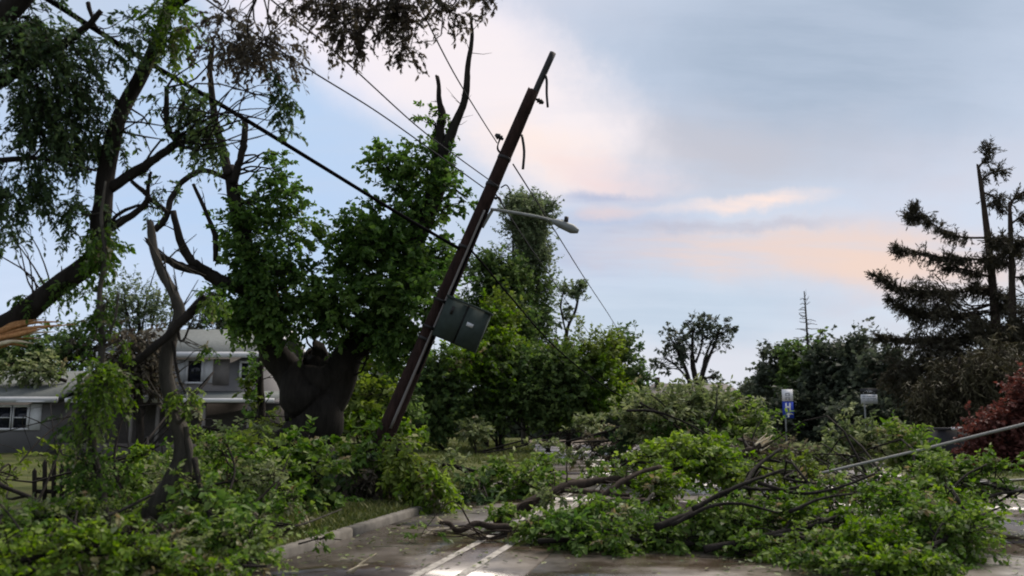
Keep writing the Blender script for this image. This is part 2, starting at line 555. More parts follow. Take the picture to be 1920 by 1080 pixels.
A0 = math.radians(13.0)
_cl = []
_p = np.array([0.0, 0.0]) - 6 * np.array([math.sin(A0), math.cos(A0)])
_s = -6.0
while _s < 130:
    a_ = A0 if _s < 19 else A0 - math.radians(min(13.0, (_s - 19) * 0.7))
    _cl.append((_s, _p[0], _p[1], a_))
    _p = _p + 0.5 * np.array([math.sin(a_), math.cos(a_)])
    _s += 0.5
_cl = np.array(_cl)
def RD(s, off, z=0.0):
    """point s metres along the road, off metres right of the camera's own line"""
    x = np.interp(s, _cl[:, 0], _cl[:, 1]); y = np.interp(s, _cl[:, 0], _cl[:, 2]); a = np.interp(s, _cl[:, 0], _cl[:, 3])
    return np.array([x + off * math.cos(a), y - off * math.sin(a), z])

LE, RE = -5.15, 7.0
def strip(mb, s0, s1, o0, o1, z, step=1.0):
    n = max(1, int((s1 - s0) / step))
    ss = np.linspace(s0, s1, n + 1)
    V = np.concatenate([[RD(s, o0, z), RD(s, o1, z)] for s in ss])
    mb.add(V, [[2*i, 2*i+1, 2*i+3, 2*i+2] for i in range(n)])

rm = MB(); strip(rm, -6, 120, LE - 0.05, RE + 0.05, -0.05)
road = struct(rm.build('road', M['soil']))
offs = [LE, -2.05, 1.0, 4.0, RE]
s_ = -5.0
while s_ < 58:
    ln = 4.6
    for k in range(4):
        o0, o1 = offs[k] + 0.012, offs[k+1] - 0.012
        sm = MB()
        n = 4
        ss = np.linspace(s_ + 0.012, s_ + ln - 0.012, n + 1)
        top = []; low = []
        dz = rng.uniform(-0.004, 0.004)
        for s in ss:
            for o in (o0, o1):
                top.append(RD(s, o, dz)); low.append(RD(s, o, -0.045))
        nv = len(top)
        V = np.array(top + low)
        q = [[2*i, 2*i+1, 2*i+3, 2*i+2] for i in range(n)]
        q += [[nv+2*i, 2*i, 2*i+2, nv+2*i+2] for i in range(n)] + [[2*i+1, nv+2*i+1, nv+2*i+3, 2*i+3] for i in range(n)]
        q += [[nv, nv+1, 1, 0], [2*n, 2*n+1, nv+2*n+1, nv+2*n]]
        sm.add(V, q)
        sm.build('concrete_slab', M['road'], road)
    s_ += ln

for o in (-3.2, -2.72):
    mm = MB(); strip(mm, -3, 45, o - 0.055, o + 0.055, 0.009, 0.5)
    mm.build('painted_line', M['mark'], road)
mm = MB(); strip(mm, -3, 40, 6.35, 6.46, 0.009, 0.5); mm.build('painted_line', M['mark'], road)

def verge(name, o_in, o_out):
    mb = MB()
    ss = np.linspace(-6, 118, 90)
    oo = o_in + (o_out - o_in) * np.linspace(0, 1, 40) ** 2
    V = []
    for s in ss:
        for j, o in enumerate(oo):
            z = 0.10 + (0 if j == 0 else 0.05 * math.sin(s * 1.3 + o * 0.9) + 0.04 * math.sin(s * 0.6 - o * 1.7) + min(0.25, abs(o - o_in) * 0.01))
            x = RD(min(s, 60), o) if False else RD(s, o)
            V.append((x[0], x[1], z))
    q = []
    for i in range(len(ss) - 1):
        for j in range(39):
            a = i * 40 + j
            q.append([a, a + 1, a + 41, a + 40])
    mb.add(V, q)
    return struct(mb.build(name, M['lawn'], smooth=True))
verge('verge_left', LE - 0.16, -45)
verge('verge_right', RE + 0.16, 60)

def kerb(side, s_list):
    k = empty('kerb', RD(0, LE if side < 0 else RE)); struct(k)
    o0, o1 = (LE - 0.17, LE) if side < 0 else (RE, RE + 0.17)
    for s in s_list:
        mb = MB()
        n = 3
        ss = np.linspace(s + 0.012, s + 2.98, n + 1)
        prof = [(o0, -0.05), (o0, 0.115), (o0 + 0.02, 0.13), (o1 - 0.03, 0.13), (o1, 0.10), (o1, -0.05)]
        if side > 0: prof = [(o0, -0.05), (o0, 0.10), (o0 + 0.03, 0.13), (o1 - 0.02, 0.13), (o1, 0.115), (o1, -0.05)]
        V = [RD(q_, o, z) for q_ in ss for (o, z) in prof]
        q = []
        for i in range(n):
            for j in range(5):
                a = i * 6 + j
                q.append([a, a + 6, a + 7, a + 1])
        q += [[0, 1, 2, 5], [2, 3, 4, 5], [n*6+5, n*6+2, n*6+1, n*6], [n*6+5, n*6+4, n*6+3, n*6+2]]
        mb.add(V, q)
        mb.build('kerb_stone', M['kerb'], k)
kerb(-1, [3*i for i in range(-1, 16)])
kerb(1, [3*i for i in range(-1, 16)])

# ------------------------------------------------------------------ foliage machinery
STY = {
 #          leaf len, width, twig, K, droop, up,  spread
 'maple':  dict(L=0.125, W=0.085, tw=0.5, K=14, droop=0.25, up=0.25, mat='maple'),
 'droop':  dict(L=0.072, W=0.032, tw=0.6, K=20, droop=0.75, up=-0.25, mat='locust'),
 'dry':    dict(L=0.13, W=0.06, tw=0.4, K=12, droop=0.6, up=-0.3, mat='dry'),
 'shrub':  dict(L=0.20, W=0.13, tw=0.7, K=12, droop=0.15, up=0.35, mat='shrub'),
 'bright': dict(L=0.20, W=0.13, tw=0.7, K=12, droop=0.15, up=0.4, mat='fresh'),
 'ybush':  dict(L=0.20, W=0.11, tw=0.8, K=12, droop=0.1, up=0.6, mat='yellow'),
 'poplar': dict(L=0.17, W=0.10, tw=0.8, K=12, droop=0.05, up=0.9, mat='poplar'),
 'far':    dict(L=0.34, W=0.22, tw=0.9, K=10, droop=0.1, up=0.3, mat='far'),
 'farsp':  dict(L=0.42, W=0.26, tw=0.8, K=9, droop=0.1, up=0.2, mat='far'),
 'debris': dict(L=0.105, W=0.062, tw=0.42, K=13, droop=0.3, up=0.15, mat='debris'),
 'fresh':  dict(L=0.105, W=0.065, tw=0.45, K=13, droop=0.3, up=0.2, mat='fresh'),
 'pale':   dict(L=0.115, W=0.055, tw=0.6, K=14, droop=0.2, up=0.45, mat='pale'),
 'hang':   dict(L=0.10, W=0.05, tw=0.55, K=15, droop=0.8, up=-0.3, mat='yellow'),
 'weep':   dict(L=0.30, W=0.05, tw=0.9, K=16, droop=0.9, up=-0.4, mat='brown_needle'),
 'spruce': dict(L=0.26, W=0.05, tw=0.7, K=16, droop=0.6, up=-0.2, mat='needle'),
 'red':    dict(L=0.12, W=0.07, tw=0.5, K=14, droop=0.3, up=0.2, mat='red'),
}

DENS = 6.5
def blob_fill(leafmb, twigmb, brmb, blob, skel, zmin, rb=0.02):
    """one foliage mass: sub-clumps joined to the skeleton by branches, twigs with leaves round each"""
    px, py, D, rx, ry, sty = blob[:6]
    opt = blob[6] if len(blob) > 6 else {}
    S = dict(STY[sty]); S.update(opt)
    c0 = P(px, py, D)
    ax = np.array([rx, rx, ry], float) * D / F
    ax[1] = opt.get('rz', 0.85 * (ax[0] + ax[2]) / 2)
    area = math.pi * ax[0] * ax[2]
    vol = ax.prod() * 4.19
    nclump = int(opt.get('nc', np.clip(6 + 2.2 * area ** 0.8, 5, 60)))
    dens = opt.get('dens', 1.0)
    if sty in ('debris', 'fresh', 'hang', 'pale', 'dry', 'red') and 'L' not in opt:
        k_ = float(np.clip(D / 17.0, 0.55, 1.15)); S['L'] *= k_; S['W'] *= k_
    S['tw'] = min(S['tw'], 0.10 + 0.6 * float(ax[0] + ax[2]) / 2)
    leafa = S['L'] * S['W'] * 0.62
    nleaf = dens * DENS * (1.4 if D < 24 else 1.15) * (area + 0.02) / leafa * (1.0 + 0.25 * min(3, ax[1]))
    nsp = max(6, int(nleaf / S['K']))
    # sub-clump centres, pushed towards the surface
    u = unit(rng.normal(size=(nclump, 3)))
    rr = rng.uniform(0.15, 1, nclump) ** 0.45 * 0.74
    cc = c0 + u * rr[:, None] * ax
    csz = rng.uniform(0.55, 1.25, nclump)
    ctint = np.clip(rng.normal(0.48 + opt.get('tint', 0), 0.2, nclump), 0.02, 0.98)
    w = csz ** 2; w /= w.sum()
    k = rng.choice(nclump, nsp, p=w)
    sig = opt.get('sig', 0.30) * (6 / nclump) ** 0.15
    o = cc[k] + rng.normal(size=(nsp, 3)) * ax * sig * csz[k][:, None]
    zm = zmin if zmin is not None else -9
    o[:, 2] = np.maximum(o[:, 2], zm + 0.03 + 0.10 * rng.random(nsp))
    out = unit((o - c0) / (ax + 1e-6))
    t = unit(out * 0.75 + rng.normal(size=(nsp, 3)) * 0.55 + np.array([0, 0, S['up']]))
    ln = S['tw'] * rng.uniform(0.55, 1.25, nsp)
    K = S['K']
    uu = (np.arange(K) + rng.random((nsp, K))) / K
    uu = 0.12 + 0.88 * uu
    g = np.array([0, 0, -1.0])
    pos = o[:, None] + t[:, None] * (ln[:, None] * uu)[..., None] + g * (S['droop'] * ln[:, None] * uu ** 2)[..., None]
    tang = unit(t[:, None] + g * (2 * S['droop'] * uu)[..., None])
    side = unit(np.cross(tang, rng.normal(size=(nsp, 1, 3)) * 0.4 + np.array([0, 0, 1.0])))
    sg = np.where(np.arange(K) % 2 == 0, 1.0, -1.0)[None, :, None]
    d = unit(tang * 0.6 + side * sg * 0.75 + rng.normal(size=(nsp, K, 3)) * 0.35 + g * 0.25)
    nrm = unit(np.array([0, 0, 1.0]) + rng.normal(size=(nsp, K, 3)) * 0.8)
    Ls = S['L'] * rng.uniform(0.4, 1.4, (nsp, K)); Ws = S['W'] / S['L'] * Ls * rng.uniform(0.75, 1.2, (nsp, K))
    ti = ctint[k][:, None] + rng.normal(0, 0.14, (nsp, K)) + rng.normal(0, 0.08, (nsp, 1))
    wl = S['mat'] in ('debris', 'fresh', 'pale')
    if wl: ti = np.minimum(ti, .8)
    ti = np.where(rng.random((nsp, K)) < 0.06, rng.uniform(.84, .94, (nsp, K)), ti)
    if wl: ti = np.where(rng.random((nsp, 1)) < 0.05, rng.uniform(.93, 1, (nsp, K)), ti)
    keep = rng.random((nsp, K)) < opt.get('keep', 0.93)
    pos[..., 2] = np.maximum(pos[..., 2], zm + 0.012 + 0.03 * rng.random((nsp, K)))
    leaves(leafmb, pos[keep], d[keep], nrm[keep], Ls[keep], Ws[keep], ti[keep], lod=D > 24)
    # twigs
    mid = o + t * (ln * 0.55)[:, None] + g * (S['droop'] * ln * 0.3)[:, None]
    end = o + t * ln[:, None] + g * (S['droop'] * ln)[:, None]
    if zmin is not None:
        mid[:, 2] = np.maximum(mid[:, 2], zm + 0.02); end[:, 2] = np.maximum(end[:, 2], zm + 0.01)
    tr = max(0.004, 0.00022 * D)
    if D > 30:
        sticks(twigmb, o, end, tr * 1.1, tr * 0.4)
    else:
        sticks(twigmb, o, mid, tr * 1.2, tr * 0.9); sticks(twigmb, mid, end, tr * 0.9, tr * 0.4)
    sel = rng.random(nsp) < (0.4 if D < 24 else 0.2)
    sticks(twigmb, cc[k][sel], o[sel], tr * 1.9, tr * 1.2)
    # branches to the sub-clumps
    if len(skel):
        sk = np.concatenate(skel)
        for i in range(nclump):
            tgt = cc[i]
            dd = np.linalg.norm((sk - tgt) * np.array([1, 1, 0.8]) - np.array([0, 0, 0.0]), axis=1) + 0.7 * np.maximum(0, sk[:, 2] - tgt[2])
            near = np.argsort(dd)[:max(1, min(len(dd), 9))]; a = sk[near[int(len(near) * rng.random() ** 1.3)]]
            L_ = np.linalg.norm(tgt - a)
            if L_ < 0.08: continue
            m1 = a + (tgt - a) * 0.35 + rng.normal(size=3) * 0.10 * L_
            m2 = a + (tgt - a) * 0.7 + rng.normal(size=3) * 0.10 * L_ + np.array([0, 0, 0.05 * L_])
            if zmin is not None:
                for m_ in (m1, m2): m_[2] = max(m_[2], zm + 0.03)
            tube(brmb, [a, m1, m2, tgt], max(rb, min(0.012 * L_ + rb * 0.5, rb * 2.2)), rb * 0.35, 5, 3)

def plant(name, label, cat, base, limbs, blobs, bark='bark', group=None, zmin=None, first='trunk', rb=0.02, torn=None, keep_skel=True, extra=None):
    """limbs: (points as (px,py,D) or world arrays, r0, r1[, opts])"""
    root = empty(name, base)
    tag(root, label, cat, group)
    skel = []
    side_tw = MB()
    for i, lb in enumerate(limbs):
        pts, r0, r1 = lb[:3]
        op = lb[3] if len(lb) > 3 else {}
        W = [np.asarray(p) if op.get('world') else P(*p) for p in pts]
        if zmin is not None:
            for w_ in W: w_[2] = max(w_[2], zmin + r1)
        mb = MB()
        c_ = tube(mb, W, r0, r1, op.get('sides', 9), op.get('per', 6), op.get('rough', 0.12), op.get('jag', 0.0), op.get('r'), wob=op.get('wob', 0.22 * r1 + 0.05 * r0))
        nm = op.get('name', first if i == 0 else 'limb')
        ob = mb.build(nm, M[op.get('mat', bark)], root, smooth=True)
        if op.get('torn'):                            # splintered end
            tb = MB()
            e, dirn = c_[-1], unit((c_[-1] - c_[-3])[None])[0]
            for _ in range(op.get('nspl', 7)):
                q0 = e + rng.normal(size=3) * r1 * 0.45 - dirn * 0.06
                q1 = q0 + dirn * rng.uniform(0.4, 1.0) * op['torn'] + rng.normal(size=3) * r1 * 0.7
                tube(tb, [q0, (q0 + q1) / 2 + rng.normal(size=3) * 0.01, q1], r1 * 0.38, r1 * 0.05, 5, 2)
            ob2 = tb.build('torn_end', M[op.get('tmat', 'torn')], root)
        if not op.get('noskel') and not op.get('bare'):
            seg = np.linalg.norm(np.diff(c_, axis=0), axis=1).sum()
            nt_ = int(np.clip(seg * 2.2, 2, 16))
            for _ in range(nt_):                       # bare broken side twigs
                i0 = rng.integers(len(c_) // 4, len(c_) - 1)
                ax_ = unit((c_[i0 + 1] - c_[i0])[None])[0]
                d0 = unit((ax_ * .5 + rng.normal(size=3) * .7 + [0, 0, .15])[None])[0]
                tl = rng.uniform(.15, .6) * min(1.3, .5 + seg * .2) * float(np.clip(r0 / .07, .35, 1))
                q0 = c_[i0]; q1 = q0 + d0 * tl * .5 + rng.normal(size=3) * .04 * tl; q2 = q0 + d0 * tl + rng.normal(size=3) * .12 * tl
                if zmin is not None: q1[2] = max(q1[2], zmin + .02); q2[2] = max(q2[2], zmin + .02)
                rt = max(.006, min(.02, r1 * .4))
                sticks(side_tw, [q0, q1], [q1, q2], [rt, rt * .7], [rt * .7, rt * .3])
                if rng.random() < .5:
                    q3 = q1 + unit((d0 + rng.normal(size=3) * .8)[None])[0] * tl * .4
                    sticks(side_tw, [q1], [q3], rt * .6, rt * .3)
        if not op.get('noskel'):
            skel.append(c_[len(c_) // 4:] if op.get('lateskel') else c_)
    by = {}
    tw, br = side_tw, MB()
    for b in blobs:
        mk = (b[6].get('mat') if len(b) > 6 else None) or STY[b[5]]['mat']
        by.setdefault(mk, MB())
        blob_fill(by[mk], tw, br, b, skel, zmin, rb)
    for mk, mb in by.items():
        ob = mb.build('foliage' if zmin is not None else 'crown', M[mk], root)
        if ob: ob['kind'] = 'stuff'
    ob = br.build('branches', M[bark], root, smooth=True)
    if ob: ob['kind'] = 'stuff'
    ob = tw.build('twigs', M[bark], root)
    if ob: ob['kind'] = 'stuff'
    return root

def px_r(px, D):
    return px * D / F / 2      # pixel width -> radius in metres
# ------------------------------------------------------------------ house
def quad(mb, a, b, c_, d):
    mb.add([a, b, c_, d], [[0, 1, 2, 3]])

def house():
    D = 36.0
    def X(px): return (px - 960) / F * D            # at the facade plane, near the horizon line
    def Z(py): return float(P(960, py, D)[2])
    h = empty('grey_house', (X(420), D, 0.1))
    tag(h, 'grey split-level house with white-trimmed upper windows and a green-grey roof', 'house')
    y = D
    # upper block
    x0, x1 = X(205), X(484)
    zl, zu = Z(752), Z(668)
    mb = MB(); mb.box((x0, y, 0.05), (x1, y + 8, zu + 0.05)); wall = mb.build('wall', M['siding'], h)
    mb = MB(); mb.box((X(402), y - 0.04, Z(722)), (X(432), y - 0.004, zu - 0.12)); mb.build('wall_panel', M['taupe'], h)
    mb = MB(); mb.box((x0, y - 0.03, zl + 0.25), (x1 + 0.03, y - 0.002, zl + 0.42)); mb.build('belt_board', M['taupe'], h)
    # gable prism on top: ridge runs along x, gable at the right end seen obliquely
    zr = Z(632)
    def roof(nm, xa, xb, ya, yb, ze, zrg, over=0.45, th=0.14):
        ym = (ya + yb) / 2
        m_ = MB()
        for s in (-1, 1):
            ye = ya - over if s < 0 else yb + over
            a, b, c_, d = (xa, ye, ze), (xb, ye, ze), (xb, ym, zrg), (xa, ym, zrg)
            if s > 0: a, b, c_, d = b, a, d, c_
            V = np.array([a, b, c_, d, (a[0], a[1], a[2] + th), (b[0], b[1], b[2] + th), (c_[0], c_[1], c_[2] + th), (d[0], d[1], d[2] + th)])
            m_.add(V, [[0,3,2,1],[4,5,6,7],[0,1,5,4],[1,2,6,5],[2,3,7,6],[3,0,4,7]])
        return m_.build(nm, M['shingle'], h)
    r = roof('roof', x0 - 0.3, x1 + 0.35, y, y + 8, zu, zr + 0.6)
    mb = MB(); mb.box((x0 - 0.3, y - 0.52, zu - 0.08), (x1 + 0.38, y - 0.455, zu + 0.15)); mb.build('gutter', M['trim'], h)
    mb = MB()                                         # barge board on the gable end
    for s in (-1, 1):
        ye = y - 0.5 if s < 0 else y + 8.5
        a = np.array([x1 + 0.36, ye, zu - 0.1]); b = np.array([x1 + 0.36, y + 4, zr + 0.5])
        V = np.array([a, b, b + [0, 0, .26], a + [0, 0, .26]]); V2 = V + [0.05, 0, 0]
        mb.add(np.vstack([V, V2]), [[0,1,2,3],[7,6,5,4],[0,4,5,1],[3,2,6,7],[0,3,7,4],[1,5,6,2]])
    mb.build('barge_board', M['trim'], h)
    mb = MB(); mb.add([(x1, y, zu), (x1, y + 8, zu), (x1, y + 4, zr + 0.55)], None, [[0, 1, 2]]); mb.build('gable', M['siding'], h)
    def window(xa, xb, za, zb, yy, mull=1, shutter=None, nm='window', rail=False):
        f = MB(); t = 0.09
        f.box((xa - t, yy - 0.07, za - t), (xb + t, yy - 0.003, za)); f.box((xa - t, yy - 0.07, zb), (xb + t, yy - 0.003, zb + t))
        f.box((xa - t, yy - 0.07, za), (xa, yy - 0.003, zb)); f.box((xb, yy - 0.07, za), (xb + t, yy - 0.003, zb))
        for k in range(1, mull):
            xm = xa + (xb - xa) * k / mull
            f.box((xm - t * 0.7, yy - 0.07, za), (xm + t * 0.7, yy - 0.003, zb))
        if rail:
            zm = (za + zb) / 2
            f.box((xa, yy - 0.055, zm - 0.02), (xb, yy - 0.012, zm + 0.02))
        w = f.build(nm, M['trim'], h)
        for k in range(mull):
            g = MB(); e = (xb - xa) / mull
            g.box((xa + e * k + 0.01, yy - 0.028, za + 0.005), (xa + e * (k + 1) - 0.01, yy - 0.012, zb - 0.005)); g.build('pane', M['glass'], w)
        return w
    window(X(355), X(380), Z(716), Z(676), y)
    mb = MB(); mb.box((X(383), y - 0.05, Z(718)), (X(401), y - 0.01, Z(674))); mb.build('shutter', M['trim'], h)
    mb = MB(); mb.box((X(333), y - 0.05, Z(718)), (X(350), y - 0.01, Z(674))); mb.build('shutter', M['offwhite'], h)
    window(X(455), X(468), Z(710), Z(681), y)
    # lower porch roof in front
    yb = y - 2.2
    k_ = (D - 2.2) / D
    mb = MB()
    xa, xb = X(180), X(545)
    V = [(xa, y - 0.02, zl + 0.32), (xb, y - 0.02, zl + 0.32), (xb, yb, zl - 0.02), (xa, yb, zl - 0.02)]
    V = np.array(V); V = np.vstack([V, V + [0, 0, 0.1]])
    mb.add(V, [[0,3,2,1][::-1],[4,5,6,7],[0,1,5,4],[1,2,6,5],[2,3,7,6],[3,0,4,7]]); mb.build('porch_roof', M['shingle'], h)
    mb = MB(); mb.box((xa, yb - 0.05, zl - 0.1), (xb, yb - 0.003, zl + 0.07)); mb.build('porch_fascia', M['trim'], h)
    for px in (252, 300, 386, 470, 540):
        mb = MB(); mb.box((X(px) * k_ - 0.06, yb + 0.1, 0.08), (X(px) * k_ + 0.06, yb + 0.22, zl - 0.03)); mb.build('porch_post', M['taupe'], h)
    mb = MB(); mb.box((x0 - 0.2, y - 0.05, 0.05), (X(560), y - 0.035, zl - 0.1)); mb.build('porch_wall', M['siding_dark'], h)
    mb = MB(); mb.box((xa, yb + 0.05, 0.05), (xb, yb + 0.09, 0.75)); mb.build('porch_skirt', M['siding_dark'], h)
    mb = MB(); mb.box((X(486), y + 1.2, 0.05), (X(575), y + 6, zl)); mb.build('side_wing', M['siding'], h)
    # left wing
    w0, w1 = X(-170), X(128)
    ywing = y - 1.0
    ze = Z(750)
    mb = MB(); mb.box((w0, ywing, 0.05), (w1, ywing + 7, ze)); mb.build('wing_wall', M['siding'], h)
    m_ = roof('wing_roof', w0 - 0.3, w1 + 0.5, ywing, ywing + 7, ze - 0.05, Z(716) + 0.45)
    mb = MB(); mb.box((w0 - 0.3, ywing - 0.53, ze - 0.13), (w1 + 0.5, ywing - 0.46, ze + 0.1)); mb.build('wing_gutter', M['offwhite'], h)
    for pa, pb in ((-58, -34), (-28, -4), (2, 27), (33, 57), (63, 87)):
        window(X(pa), X(pb), Z(802), Z(764), ywing, rail=True)
    mb = MB(); mb.box((X(92), ywing - 0.05, Z(806)), (X(112), ywing - 0.01, Z(758))); mb.build('wing_panel', M['trim'], h)
    mb = MB()                                         # little bay roof over the right-hand window
    V = np.array([(X(78), ywing - 0.55, Z(756)), (X(128), ywing - 0.55, Z(756)), (X(128), ywing, Z(744)), (X(96), ywing, Z(744))]); V = np.vstack([V, V + [0, 0, .06]])
    mb.add(V, [[3,2,1,0],[4,5,6,7],[0,1,5,4],[1,2,6,5],[2,3,7,6],[3,0,4,7]]); mb.build('bay_roof', M['trim'], h)
    return h
house()

def far_building():
    D = 96.0
    def X(px): return (px - 960) / F * D
    def Z(py): return float(P(960, py, D)[2])
    b = empty('far_house', (X(1310), D, 0)); tag(b, 'low distant building with a flat brown roof behind the bare-limbed tree', 'building')
    mb = MB(); mb.box((X(1218), D, 0), (X(1385), D + 9, Z(738))); mb.build('wall', M['taupe'], b)
    mb = MB()
    V = np.array([(X(1210), D - 0.8, Z(740)), (X(1392), D - 0.8, Z(740)), (X(1375), D + 4, Z(716)), (X(1235), D + 4, Z(716)), (X(1392), D + 9.8, Z(740)), (X(1210), D + 9.8, Z(740))])
    mb.add(V, [[0, 1, 2, 3], [4, 5, 3, 2]], [[1, 4, 2], [5, 0, 3]]); mb.build('roof', M['siding_dark'], b)
    mb = MB(); mb.box((X(1233), D + 1.8, Z(735)), (X(1241), D + 2.6, Z(706))); mb.build('chimney', M['bark_brown'], b)
    for px in (1240, 1270, 1300, 1335):
        mb = MB(); mb.box((X(px), D - 0.06, Z(768)), (X(px + 14), D - 0.004, Z(750))); mb.build('window', M['glass'], b)
far_building()

# ------------------------------------------------------------------ leaning utility pole and its fittings
PD = 18.0
def pole():
    base = P(668, 936, PD); base[2] = 0.0
    top = P(1000, 170, PD - 0.6)
    axis = unit((top - base)[None])[0]
    root = empty('utility_pole', base)
    tag(root, 'dark brown wooden utility pole leaning hard to the right with a snapped top', 'utility pole')
    mb = MB(); tube(mb, [base - axis * 0.3, base + (top - base) * 0.33, base + (top - base) * 0.66, top], 0.215, 0.125, 16, 8, 0.035, 0.05); mb.build('shaft', M['pole'], root, smooth=True)
    side = unit(np.cross(np.array([0, 1.0, 0]), axis)[None])[0]      # towards the right, square to the pole
    def at(py):                                                     # point on the axis at that picture height
        u = (936 - py) / (936 - 170); return base + (top - base) * u
    def rad(py): return 0.215 - 0.09 * (936 - py) / 766.0
    # steel pin carried on past the snapped top
    tip = P(1037, 99, PD - 0.65)
    mb = MB(); tube(mb, [top - axis * 0.5 + side * 0.06, top + side * 0.05, tip], 0.075, 0.07, 8, 4, 0.05); mb.build('top_pin', M['dark_steel'], root, smooth=True)
    mb = MB(); tube(mb, [P(1021, 138, PD - .65), P(1025, 150, PD - .65), P(1025, 175, PD - .65), P(1027, 201, PD - .65)], 0.03, 0.026, 6, 3); mb.build('hanging_rod', M['dark_steel'], root, smooth=True)
    def insulator(p, d, s=1.0):
        m_ = MB(); d = unit(np.asarray(d, float)[None])[0]; p = np.asarray(p)
        tube(m_, [p, p + d * .04 * s, p + d * .05 * s, p + d * .1 * s, p + d * .11 * s, p + d * .17 * s, p + d * .2 * s], 0, 0, 10, 2, 0, 0, r=[.03*s, .035*s, .07*s, .04*s, .075*s, .045*s, .03*s])
        return m_.build('insulator', M['dark_steel'], root, smooth=True)
    insulator(at(182) + side * 0.13, side + [0, 0, -.15], 0.9)
    insulator(at(270) - side * 0.18, -side + [0, 0, .2], 1.0)
    mb = MB(); q = at(272) - side * 0.25
    tube(mb, [q, q + [-.05, 0, -.2], q + [.02, 0, -.35], q + [-.06, 0, -.5], q + [0, 0, -.62]], 0.022, 0.015, 5, 4, 0.4); mb.build('dangling_tie', M['wire'], root)
    mb = MB(); q = at(250) + side * 0.15
    tube(mb, [q, q + side * .05 + [0, 0, -.35], q + side * .02 + [0, 0, -.75]], 0.03, 0.03, 6, 3); mb.build('dead_end_bar', M['dark_steel'], root)
    mb = MB(); q = at(350) + side * 0.18
    tube(mb, [q, q + [.12, -.02, .05], q + [.2, 0, -.1], q + [.1, 0, -.2], q + [.22, 0, -.25]], 0.016, 0.012, 5, 4); mb.build('wire_tail', M['wire'], root)
    tube_ = MB(); q = at(372) + side * 0.15
    tube(tube_, [q, q + [.1, -.02, .02], q + [.16, 0, -.12]], 0.03, 0.02, 6, 3); tube_.build('clamp', M['dark_steel'], root)
    for py in (300, 352, 470, 640):                                   # bands round the pole
        a = at(py); r = rad(py) + 0.008
        m_ = MB(); tube(m_, [a - axis * 0.035, a + axis * 0.035], r, r, 16, 2); m_.build('band', M['dark_steel'], root, smooth=True)
    # pale conduit up the near side
    front = np.array([0, -1.0, 0.0])
    pts = []
    for py in (800, 720, 640, 560, 480, 400):
        pts.append(at(py) + front * (rad(py) + 0.02) + side * 0.075)
    mb = MB(); tube(mb, pts, 0.03, 0.022, 7, 4); mb.build('conduit', M['conduit'], root, smooth=True)
    pts = [at(py) + front * (rad(py) - 0.02) + side * (rad(py) * 0.75) for py in (700, 600, 500, 395)]
    mb = MB(); tube(mb, pts, 0.02, 0.02, 6, 4); mb.build('riser_cable', M['wire'], root, smooth=True)
    # lamp arm and luminaire
    a0 = at(402) + side * 0.15
    arm = [a0 - axis * 0.3, a0 + side * .05 + axis * 0.1, P(925, 393, PD - .5), P(960, 398, PD - .6), P(1010, 407, PD - .8), P(1045, 416, PD - .9)]
    mb = MB(); tube(mb, arm, 0.036, 0.032, 8, 6); la = mb.build('lamp_arm', M['steel'], root, smooth=True)
    e0, e1 = P(1036, 414, PD - .88), P(1084, 434, PD - 1.0)
    m_ = MB()
    tube(m_, [e0, e0 + (e1 - e0) * .3, e0 + (e1 - e0) * .75, e1], 0, 0, 12, 4, 0, 0, r=[.05, .085, .10, .045])
    lum = m_.build('lamp_head', M['steel'], root, smooth=True)
    m_ = MB(); q = e0 + (e1 - e0) * .52 + [0, 0, .07]
    tube(m_, [q, q + [0.02, 0, .13]], .05, .045, 8, 2); m_.build('photocell', M['dark_steel'], lum, smooth=True)
    # two-door equipment cabinet strapped to the pole
    o = at(596) + side * 0.60 + front * 0.28
    ex, ez = side, axis
    ey = np.cross(ez, ex)
    ang = math.radians(24)
    Mx = np.array([ex, ey, ez])
    m_ = MB(); m_.box((-0.47, -0.24, -0.42), (0.47, 0.24, 0.42), Mx, o); cab = m_.build('equipment_cabinet', M['cabinet'], root)
    m_ = MB(); m_.box((-0.50, -0.28, 0.42), (0.50, 0.28, 0.46), Mx, o); m_.build('cabinet_lid', M['cabinet'], cab)
    for xa, xb in ((-0.44, -0.02), (0.02, 0.44)):
        m_ = MB(); m_.box((xa, -0.268, -0.39), (xb, -0.243, 0.39), Mx, o); m_.build('cabinet_door', M['cabinet'], cab)
    m_ = MB(); m_.box((-0.018, -0.25, -0.41), (0.018, -0.243, 0.41), Mx, o); m_.build('door_seam', M['black'], cab)
    m_ = MB(); m_.box((0.10, -0.275, 0.02), (0.24, -0.270, 0.10), Mx, o); m_.build('label_plate', M['offwhite'], cab)
    m_ = MB(); m_.box((-0.30, -0.30, 0.12), (-0.25, -0.268, 0.28), Mx, o); m_.build('handle', M['dark_steel'], cab)
    for z_ in (-0.3, 0.3):
        m_ = MB(); m_.box((-0.75, -0.02, z_ - .03), (-0.50, 0.04, z_ + .03), Mx, o); m_.build('bracket', M['dark_steel'], cab)
    return at, side
at_pole, pole_side = pole()

